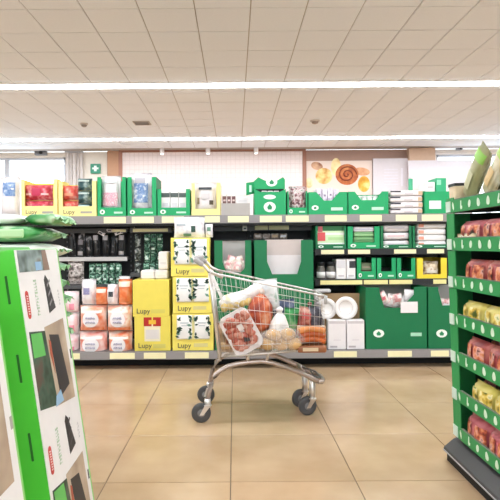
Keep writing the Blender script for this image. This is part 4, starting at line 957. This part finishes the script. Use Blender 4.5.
# roll bags: clear bag with separate rolls inside
def rolls(label, px, py, Y, xs, col, r, fm):
    q = P(px, py, Y); t = thing('roll_bag', label, 'bread rolls', (q.x, Y, q.z))
    for k, (x, z) in enumerate(xs): part('roll', MB().blob((x, 0, z), (r, r * .8, r * .72), 12, 8, .05), mat(col, .5, var=.25, scale=10), t)
    part('clear_film', MB().blob((0, 0, .072), (.155, .052, .085), 16, 10, .05), film_mat(alpha=.22), t)
    return t
rolls('bag of pale golden bread rolls at the trolley middle', 281, 351, 3.31, [(-.085, .046), (0, .044), (.082, .046), (-.045, .105), (.04, .108)], 'd2a872', .056, None)
t = thing('sausage_pack', 'orange brown sausage pack near the trolley front', 'sausages', P(312, 343, 3.33))
for k in range(3):
    part('sausage', MB().tube([(-.085 + .014 * i, -.01 + .0 * k, .03 + .032 * k - .00016 * (i - 6) ** 2 * 10 * .3) for i in range(13)], .021, 10), mat(('c8642c', 'b5531f', 'd98a4e')[k], .35, var=.25), t)
part('wrapper', MB().rbox(-.095, .095, .015, .035, 0, .11, .008), mat('d9b89c', .4), t)
t = thing('brown_pack', 'flat brown pack on the basket floor under sausages', 'pack', P(311, 351.5, 3.33))
part('body', MB().rbox(-.095, .095, -.05, .07, .0, .045, .012), mat('9a5f3c', .45, var=.2), t); part('label_print', MB().box(-.06, .04, -.052, -.05, .012, .034), mat('e0c8a8', .5), t)
t = thing('beverage_bottle', 'dark glass bottle standing at the trolley front', 'bottle', P(319, 347, 3.47))
part('glass', MB().lathe([(.034, 0), (.037, .01), (.037, .17), (.03, .20), (.014, .24), (.013, .29)], 18), mat('2b2629', .15), t); part('cap', MB().lathe([(.015, .285), (.015, .305)], 14), mat('a8a4a8', .4), t); part('label_wrap', MB().lathe([(.0376, .06), (.0376, .14)], 18), mat('6d6a76', .5), t)
t = thing('beverage_bottle', 'second dark bottle left of the front one in trolley', 'bottle', P(310, 345, 3.53))
part('glass', MB().lathe([(.034, 0), (.037, .01), (.037, .17), (.03, .20), (.014, .24), (.013, .28)], 18), mat('33292c', .15), t); part('cap', MB().lathe([(.015, .275), (.015, .295)], 14), mat('8a3038', .4), t); part('label_wrap', MB().lathe([(.0376, .06), (.0376, .14)], 18), mat('8f8a94', .5), t)
sack('red_pack', 'reddish brown pack between green pack and bottles', 'pack', 303, 335, 3.40, .10, .19, .07, pattern(('7a2f28', 'a8584a', 'd0a090', '4a3a3c'), 18, .35, 8), (0, .15, 0), 407, prints=((.5, .7, .6, .2, mat('c85a58', .4)),))
sack('dark_pack', 'dark purple pack resting against the basket front', 'pack', 316, 330, 3.40, .10, .16, .06, pattern(('2b2a33', '4a4854', '8f8a98'), 18, .35, 9), (0, -.12, 0), 408)
sack('tan_pack', 'tan pack lying at the rear floor of the trolley', 'pack', 226, 352, 3.50, .12, .2, .1, pattern(('8a6a52', 'b59478', 'd9c4a8'), 12, .4, 10), (0, 0, 0), 409)

# ================================================================== LEFT DISPLAY: cartons and bags
LEAN = math.atan(.14)
LG = mat('4fbf3c', .45, name='lime_card'); LGD = mat('2f9a30', .5); LW = mat('e9e6e6', .45, name='carton_white')
PALE = mat('b5dca4', .5)
def garden_carton(label, Ya, Yb_, Xtop, ztop, prints):
    w = Yb_ - Ya; H = 1.02; D = .17
    xb = Xtop + .14 * H * math.cos(LEAN)
    t = thing('tall_carton', label, 'carton', (Xtop + math.sin(LEAN) * H, Ya, ztop - H * math.cos(LEAN)), (-LEAN, 0, PI / 2), 'tall leaning cartons')
    part('body', MB().rbox(0, w, 0, D, 0, H, .004, 1), LG, t)
    part('face', MB().box(.0, w - .022, -.002, .001, .004, H - .003), LW, t)
    part('edge_stripe', MB().box(w - .022, w - .012, -.002, .001, .004, H - .003), mat('8fd07a', .5), t)
    prints(t, w, H)
    for k in range(4): part('hand_slot', MB().rbox(-.002, .002, .034, .042, .10 + .25 * k, .19 + .25 * k, .0015, 1), mat('1f5f22', .6), t)
    return t
PHOTO1 = pattern(('1f2a26', '4d5c58', '8fa0a0', '6d5748'), 10, .4, 11); PHOTO2 = pattern(('0d1512', '1f3a2c', '3f5c4c', '5a4a40'), 14, .4, 12); TAN = pattern(('a08a78', 'b8a48e', 'c9b8a4'), 8, .5, 13)
TOOL = mat('2e2b2f', .5, name='tool_ink'); SKY = mat('8fb4d4', .5); RPILL = mat('c8443f', .5, name='red_badge')
def quad(t, nm, pts, y, m): return part(nm, MB().prism(pts, y - .0006, y), m, t)
def pill(t, x, z0, z1, w):
    pts = [(x + w / 2 * math.cos(a), z1 - w / 2 + w / 2 * math.sin(a)) for a in [PI * i / 8 for i in range(9)]] + [(x + w / 2 * math.cos(a), z0 + w / 2 + w / 2 * math.sin(a)) for a in [PI + PI * i / 8 for i in range(9)]]
    e = quad(t, 'badge', pts, -.0024, RPILL); m = MB(); n = 8; L_ = z1 - z0 - w
    for k in range(n):
        zc_ = z0 + w / 2 + L_ * (k + .5) / n; m.box(x - w * .22, x + w * .2, -.0040, -.0030, zc_ - L_ / n * .34, zc_ + L_ / n * .06); m.box(x - w * .22, x - w * .1, -.0040, -.0030, zc_ - L_ / n * .34, zc_ + L_ / n * .3)
    part('badge_print', m, mat('f3d8d4', .5), e)
def textcol(t, x, z0, z1, w, m, n):
    mb = MB(); r = random.Random(int(x * 1000))
    for k in range(n):
        a = z0 + (z1 - z0) * k / n; b_ = z0 + (z1 - z0) * (k + .62) / n
        mb.box(x, x + w, -.0032, -.0024, a, a + (b_ - a) * .3); mb.box(x + (0 if r.random() > .5 else w * .7), x + w * (.3 if r.random() > .5 else 1), -.0032, -.0024, a, b_)
    o = part('printed_column', mb, m, t)
def main_prints(t, w, H):
    z = lambda f: H * (1 - f)
    # f: fraction down the face
    quad(t, 'photo_print', [(.012, z(.074)), (w * .68, z(.078)), (w * .64, z(.004)), (.012, z(.004))], -.0024, PHOTO1)
    quad(t, 'photo_detail', [(w * .36, z(.074)), (w * .50, z(.074)), (w * .50, z(.045)), (w * .36, z(.045))], -.0032, SKY)
    quad(t, 'photo_detail', [(w * .54, z(.077)), (w * .68, z(.077)), (w * .64, z(.006)), (w * .54, z(.006))], -.0032, mat('8a6f60', .5))
    for f0 in (.0, .497):
        pill(t, w * .10, z(.224 + f0), z(.134 + f0), .026)
        textcol(t, w * .27, z(.222 + f0), z(.10 + f0), .022, mat('b4ccb0', .5), 12)
        quad(t, 'tool_print', [(w * .53, z(.228 + f0)), (w * .70, z(.215 + f0)), (w * .60, z(.11 + f0)), (w * .55, z(.093 + f0)), (w * .51, z(.11 + f0))], -.0024, TOOL)
        for k in range(3): quad(t, 'tool_detail', [(w * .555, z(.205 + f0 - .034 * k)), (w * .64, z(.185 + f0 - .034 * k)), (w * .63, z(.178 + f0 - .034 * k)), (w * .555, z(.196 + f0 - .034 * k))], -.0034, mat('8f8a8e' if f0 == 0 else '4a464a', .5))
        textcol(t, w * .80, z(.21 + f0), z(.15 + f0), .014, mat('c9c6c9', .5), 5)
    for f0, f1 in ((.262, .54), (.763, 1.0)):
        quad(t, 'photo_print', [(w * .04, z(f1 - .03)), (w * .46, z(f1)), (w * .42, z(f0 + .02)), (w * .04, z(f0))], -.0024, PHOTO2)
        quad(t, 'photo_print', [(w * .42, z(f1)), (w * .86, z(f1 + (.02 if f1 < 1 else 0))), (w * .84, z(f0)), (w * .36, z(f0 + .005))], -.0026, TAN)
        quad(t, 'tool_print', [(w * .50, z(f1 - .02)), (w * .76, z(f1 - .04)), (w * .66, z(f0 + .05)), (w * .44, z(f0 + .035))], -.0034, TOOL)
        quad(t, 'photo_detail', [(w * .06, z(f0 + .085)), (w * .30, z(f0 + .095)), (w * .28, z(f0 + .018)), (w * .06, z(f0 + .008))], -.0034, mat('5fb85a', .5))
        quad(t, 'photo_detail', [(w * .40, z(f0 + .10)), (w * .45, z(f0 + .17)), (w * .45, z(f0 + .06)), (w * .41, z(f0 + .05))], -.0038, mat('b0563c', .5))
    quad(t, 'photo_detail', [(w * .36, z(.538)), (w * .56, z(.538)), (w * .52, z(.495)), (w * .40, z(.505))], -.0036, SKY)
    quad(t, 'small_mark', [(w * .90, z(.42)), (w * .93, z(.42)), (w * .93, z(.385)), (w * .90, z(.385))], -.0024, INK)
    quad(t, 'small_mark', [(w * .90, z(.88)), (w * .93, z(.88)), (w * .93, z(.845)), (w * .90, z(.845))], -.0024, INK)
def near_prints(t, w, H):
    z = lambda f: H * (1 - f)
    quad(t, 'photo_print', [(w * .35, z(.62)), (w * .80, z(.62)), (w * .80, z(.30)), (w * .35, z(.30))], -.0024, TAN)
    quad(t, 'photo_print', [(w * .35, z(1.0)), (w * .72, z(1.0)), (w * .70, z(.84)), (w * .50, z(.80)), (w * .35, z(.80))], -.0024, TOOL)
    for k in range(5): quad(t, 'small_mark', [(w * .82, z(.70 + .04 * k)), (w * .86, z(.70 + .04 * k)), (w * .86, z(.685 + .04 * k)), (w * .82, z(.685 + .04 * k))], -.0024, INKG)
    quad(t, 'small_mark', [(w * .88, z(.49)), (w * .93, z(.49)), (w * .93, z(.455)), (w * .88, z(.455))], -.0024, INKG)
pal = thing('display_pallet', 'low wooden pallet under the leaning cartons and green bags', 'pallet', (-1.1, 1.1, 0))
for k in range(6): part('deck_board', MB().box(-.6, .56 if k < 4 else .30, .0 + .235 * k, .2 + .235 * k, .075, .095), mat('b08d64', .8, var=.15), pal)
for k in range(3): part('runner', MB().box(-.6 + .40 * k, -.5 + .40 * k, 0, 1.37 if k < 3 else .9, 0, .075), mat('9a7a54', .8, var=.15), pal)
part('runner', MB().box(.46, .55, 0, .9, 0, .075), mat('9a7a54', .8, var=.15), pal)
ZTOP = 1.128
garden_carton('tall white and lime carton with tool pictures and red badge', 1.60, 1.995, -.695, ZTOP, main_prints)
garden_carton('nearest tall white carton, cut by the left photo edge', 1.14, 1.445, -.695, ZTOP - .005, near_prints)
# stack of flat green bags behind the cartons
BAGM = [pattern(('14632c', '2f8a42', '5fa864', 'd4e4cc'), 9, .3, 20 + k) for k in range(4)]
BAGM2 = pattern(('c9cdc6', 'e8e9e6', 'f4f4f3', '8fbf86'), 7, .3, 25)
def cushion(w, d, th, seed, n=12, m=8, wr=.10):
    """flat filled sack: rounded slab with wrinkles, lying in x,y, centred"""
    r = random.Random(seed); vs = []; fs = []
    for i in range(n + 1):
        u = -1 + 2 * i / n
        for k in range(20):
            a = 2 * PI * k / 20; c_, s_ = math.cos(a), math.sin(a)
            e = .35
            yy = math.copysign(abs(c_) ** e, c_); z_ = math.copysign(abs(s_) ** .6, s_)
            ends = (1 - abs(u) ** 7) ** .5 if abs(u) < 1 else .12
            q = 1 + r.uniform(-wr, wr)
            vs.append((u * w / 2, yy * d / 2 * (.985 + .03 * r.random()), z_ * th / 2 * max(.15, ends) * q))
    for i in range(n):
        for k in range(20): fs.append((i * 20 + k, (i + 1) * 20 + k, (i + 1) * 20 + (k + 1) % 20, i * 20 + (k + 1) % 20))
    fs += [tuple(range(20)), tuple(n * 20 + k for k in range(19, -1, -1))]
    return MB().add(vs, fs, True)
def flatbag(label, z, th, x0, x1, y0, y1, m, seed, ang=0, pr=()):
    w, d = x1 - x0, y1 - y0
    t = thing('soil_bag', label, 'bag', ((x0 + x1) / 2, (y0 + y1) / 2, z + th / 2), (0, 0, ang), 'flat green bags in the stack')
    part('film', cushion(w, d, th, seed), m, t)
    se = MB(); r = random.Random(seed); n = 16
    p1 = [(w / 2 - .006, -d / 2 + .02 + (d - .04) * i / n, r.uniform(-.008, .008)) for i in range(n + 1)]; p2 = [(w / 2 + .012 + r.uniform(-.006, .006), -d / 2 + .02 + (d - .04) * i / n, r.uniform(-.02, .012)) for i in range(n + 1)]
    se.add(p1 + p2, [(i, i + 1, i + n + 2, i + n + 1) for i in range(n)], True); part('end_seam', se, mat('86b47e', .4), t)
    for (a, b_, c) in pr:
        part('print', MB().rbox(-w / 2 + a * w, -w / 2 + b_ * w, -d / 2 - .004, -d / 2 + .03, -th * .26, th * .26, .006, 1), c, t)
    return t
zz = .096; k = 0; TH = .0757
N = 15; order = ['%s' % s for s in ('lowest', 'second lowest', 'third lowest', 'fourth lowest', 'fifth lowest', 'sixth lowest', 'seventh lowest', 'eighth from the top', 'seventh from the top', 'sixth from the top', 'fifth from the top', 'fourth from the top', 'third from the top', 'second from the top', 'topmost')]
GP = mat('2f8f4a', .4); 
for k in range(N):
    off = random.uniform(-.012, .012)
    flatbag(order[k] + ' flat green bag in the stack behind the cartons', zz, TH * .93, -1.42, -.795 + off - (.03 if k == N - 1 else 0), 2.12, 2.47, BAGM2 if k == 13 else BAGM[k % 4], 500 + k, random.uniform(-.02, .02),
        pr=((.12, .2, mat('e0b040', .4)), (.22, .62, GP), (.66, .9, mat('b5d8a8', .4))) if k == 14 else ((.6, .9, mat('7fbf78', .4)),))
    zz += TH
t = flatbag('crumpled pale grey bag lying left on top of green bags', zz, .046, -1.42, -.90, 2.15, 2.45, BAGM2, 530, 0)
t2 = flatbag('small green bag lying right on top of green bags', zz, .046, -.885, -.765, 2.15, 2.45, BAGM[1], 531, 0)

# ================================================================== RIGHT DISPLAY: stacked fruit trays on a black plinth
XF = 1.092
pl = thing('display_plinth', 'black plinth with grey sloped bumper under the fruit trays', 'plinth', (XF, 2.675, 0), (0, 0, -PI / 2))
# local: x towards camera, y away from aisle (+X world)
PLW = 1.15
part('kick', MB().box(.01, PLW, .015, .6, 0, .055), BLACK, pl)
def prof(pts, x0, x1): return MB().add([(x0, y, z) for y, z in pts] + [(x1, y, z) for y, z in pts], [tuple(range(len(pts) - 1, -1, -1)), tuple(range(len(pts), 2 * len(pts)))] + [(i, (i + 1) % len(pts), (i + 1) % len(pts) + len(pts), i + len(pts)) for i in range(len(pts))])
part('bumper', prof([(0, .05), (.6, .05), (.6, .118), (.075, .118), (.055, .11), (.004, .068)], 0, PLW), mat('4b4a4c', .5, name='grey_bumper'), pl)
part('trim_line', prof([(-.002, .05), (.006, .05), (.006, .056), (-.002, .056)], 0, PLW), mat('b0b0b2', .4), pl)
RLEAN = math.radians(1.5)
XT = PX(449, 2.64)              # bottom of the tray front
RM = Matrix.Translation((XT + .018, 2.64, .120)) @ Matrix.Rotation(-PI / 2, 4, 'Z') @ Matrix.Rotation(RLEAN, 4, 'X')
REUL = RM.to_euler()
zl_ = [CH - (y - VY) / FPX * 2.64 for y in (436, 400, 364, 326.5, 289, 252.5, 215)]   # lip bottoms at far corner (photo px, after roll about equal)
TL, TD = .86, .40
def icon(kind, s):
    if kind == 0: return [(s * .5 * math.sin(a) * (1 if a < PI else 1) * (.55 + .45 * (1 - math.cos(a)) / 2), s * -.55 * -math.cos(a)) for a in [2 * PI * i / 14 for i in range(14)]]
    if kind == 1: return [(0, s * .6), (s * .22, s * .2), (s * .2, -s * .25), (0, -s * .6), (-s * .2, -s * .25), (-s * .22, s * .2)]
    if kind == 2: return [(-s * .1, s * .6), (s * .12, s * .6), (s * .1, -s * .1), (s * .38, -s * .15), (s * .3, -s * .5), (-s * .1, -s * .6), (-s * .22, -s * .3)]
    return [(s * .35 * math.cos(a), s * .5 * math.sin(a)) for a in [2 * PI * i / 12 for i in range(12)]]
ICON = mat('d8ecd8', .5, name='icon_print'); icon_me = {}
def rloc(x, y, z): return RM @ Vector((x, y, z))
step = []
base_z = .120
TH_ = (zl_[6] - zl_[0]) / 6
names = ('lowest', 'second lowest', 'third lowest', 'middle', 'third from top', 'second from top', 'topmost')
for k in range(7):
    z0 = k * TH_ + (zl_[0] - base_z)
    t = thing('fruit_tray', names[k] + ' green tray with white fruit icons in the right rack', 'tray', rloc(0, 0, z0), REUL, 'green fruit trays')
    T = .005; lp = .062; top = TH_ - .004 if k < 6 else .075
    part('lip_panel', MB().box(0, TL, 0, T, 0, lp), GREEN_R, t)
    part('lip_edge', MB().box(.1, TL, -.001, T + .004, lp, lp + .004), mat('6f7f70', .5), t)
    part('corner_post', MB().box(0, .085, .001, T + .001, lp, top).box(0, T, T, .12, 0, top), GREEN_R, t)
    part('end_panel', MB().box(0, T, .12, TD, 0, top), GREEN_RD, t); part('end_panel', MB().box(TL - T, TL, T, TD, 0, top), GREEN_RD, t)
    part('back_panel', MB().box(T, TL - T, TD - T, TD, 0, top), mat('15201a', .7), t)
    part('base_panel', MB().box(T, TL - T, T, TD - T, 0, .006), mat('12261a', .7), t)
    part('price_card', MB().box(.004, .055, -.004, 0, .004, lp - .004), mat('cfe2d6', .5), t)
    for q in range(9):
        kind = (q * 1 + 1) % 4 if q != 4 else 0; key = kind
        if key not in icon_me: icon_me[key] = MB().prism(icon(kind, .036), -.0012, .0).mesh(ICON, 'fruit_icon')
        part('fruit_icon', icon_me[key], None, t, (.085 + q * .088, 0, lp / 2), (0, .25 * ((q * 7) % 3 - 1), 0))
PINK = pattern(('a84450', 'c66870', 'dc9694'), 9, .35, 31); PINK2 = pattern(('943a40', 'b85654', 'd48a80'), 9, .35, 32); YEL = pattern(('a8b04a', 'd8c860', 'ead98a'), 9, .35, 33); BEI = pattern(('c9b08a', 'e3d2b2', 'f0e6d0'), 9, .4, 34); GRNB = pattern(('76804e', '9c9c70', 'bcb694'), 8, .35, 35)
ORF = mat('d98a3c', .4, var=.2); DKW = mat('2a1d1a', .4); YLF = mat('e0b836', .4, var=.2)
FRUITINK = {ORF.name: ('2a1210', 'b5503c', 'd98a5c', 'e0a8a0', '5a2420'), YLF.name: ('4a5a1c', 'c9a838', 'e8d070', 'f0e6b8', '5f8a3c')}
def fruitpack(label, x, tier, w, h, d, m, fruit, group, y=.10, rz=0, lean=-.15, wins=2, dz=0.0):
    z0 = tier * TH_ + (zl_[0] - base_z) + .008 + dz
    M = RM @ Matrix.Translation((x, y, z0)) @ Matrix.Rotation(rz, 4, 'Z') @ Matrix.Rotation(lean, 4, 'X')
    t = thing('fruit_pack', label, 'fruit pack', M.translation, M.to_euler(), group)
    part('film', MB().pillow(w, h, d, 10, 8, seed=int(x * 100) + tier * 7, wr=.06), m, t)
    r = random.Random(int(x * 1000) + tier); FRUITINK.setdefault(fruit.name, ('8a7a68', 'd8c8b0', 'f0e8dc', 'b8a890'))
    for q in range(wins):
        fx = (q + .5) / wins + r.uniform(-.03, .03)
        o = part('picture_print', print_patch(w, h, d, fx, .52, .36 if wins > 1 else .6, .62), pattern(FRUITINK[fruit.name], 26, .35, r.randint(0, 20)), t)
    part('label_print', print_patch(w, h, d, .5, .22, .8, .12, off=.005), mat('e9d9c8', .4), t)
    return t
# tier index: 0 lowest ... 6 topmost
def row(tier, m, fruit, desc, xs, w, h, d, wins=2, y=.056, lean=-.03):
    nm = ('first', 'second', 'third', 'fourth')
    for k, x in enumerate(xs):
        fruitpack('%s %s from the far end in the %s fruit tray' % (nm[k], desc, names[tier]), x, tier, w, h, d, m, fruit, desc + 's in the ' + names[tier] + ' tray', y, 0, lean, wins)
row(0, PINK, ORF, 'pink orange pack', (.20, .415, .63), .21, .14, .09)
row(1, YEL, YLF, 'yellow green pack', (.265, .48, .695), .21, .13, .09)
row(2, PINK2, ORF, 'deep pink pack', (.225, .44, .655), .21, .14, .09)
row(3, YEL, YLF, 'golden pack', (.195, .41, .625), .21, .125, .09)
row(4, PINK2, ORF, 'rose pack', (.235, .45, .665), .21, .14, .09)
row(5, PINK, ORF, 'light pink pack', (.20, .43, .66), .225, .135, .09)
fruitpack('dark red pack at the far end of the second lowest fruit tray', .115, 1, .075, .12, .06, PINK2, ORF, None, .14, 0, -.1, 1)
fruitpack('dark pink pack at the far end of the third lowest tray', .085, 2, .07, .12, .06, PINK2, ORF, None, .2, 0, -.1, 1)
fruitpack('blue and white flat pack at the back of third-from-top tray', .50, 4, .5, .135, .04, pattern(('23407a', '4a6ab0', 'd8dcea'), 10, .4, 40), mat('d8dcea', .5), None, .24, 0, -.05, 1)
fruitpack('low beige pack before the light pink packs, second-from-top tray',   .20, 5, .2, .075, .008, BEI, mat('d8c4a0', .5), None, .011, 0, 0, 1)
# topmost tray: a boxed pack and leaning tall bags
z6 = 6 * TH_ + (zl_[0] - base_z) + .008
M = RM @ Matrix.Translation((.046, .012, z6))
t = thing('beige_pack', 'beige boxed pack with dark top at far end of topmost tray', 'pack', M.translation, M.to_euler())
part('body', MB().rbox(-.036, .036, 0, .06, 0, .135, .006), mat('e2cfae', .5, var=.15), t); part('lid', MB().box(-.037, .037, -.002, .062, .125, .14), mat('2c2c2e', .5), t); part('lid_window', MB().box(-.02, .02, .015, .045, .14, .142), WHITE, t)
part('print', MB().box(-.025, .0, -.0015, 0, .03, .06), mat('b8946a', .5), t)
for k, (x, y, lean, roll, w, h, m, lb) in enumerate(((.215, .06, -.03, .72, .11, .30, GRNB, 'far pale green tall bag leaning in the topmost tray'), (.405, .06, -.03, .82, .10, .29, pattern(('b8a878', 'd0c6a4', 'dcd6c0', '98ac70'), 8, .35, 41), 'cream tall bag leaning in the topmost tray'), (.45, .10, -.03, .8, .13, .28, pattern(('d98f96', 'efc9c8', 'f6e6e0'), 8, .35, 42), 'pink tall bag leaning in the topmost tray'))):
    M = RM @ Matrix.Translation((x - .10, y, z6 + .05)) @ Matrix.Rotation(lean, 4, 'X') @ Matrix.Rotation(roll, 4, 'Y')
    t = thing('tall_bag', lb, 'bag', M.translation, M.to_euler(), 'tall bags leaning in the topmost tray')
    part('film', MB().pillow(w, h, .055, 10, 12, seed=600 + k, wr=.06), m, t)
    part('print', print_patch(w, h, .055, .5, .85, .9, .16), mat(('8fc45a', 'a8cc6a', 'c9d890')[k], .4), t)
    part('print', print_patch(w, h, .055, .45, .4, .5, .3), mat(('c8c8a4', 'd8ba84', 'e6c0c0')[k], .4), t)
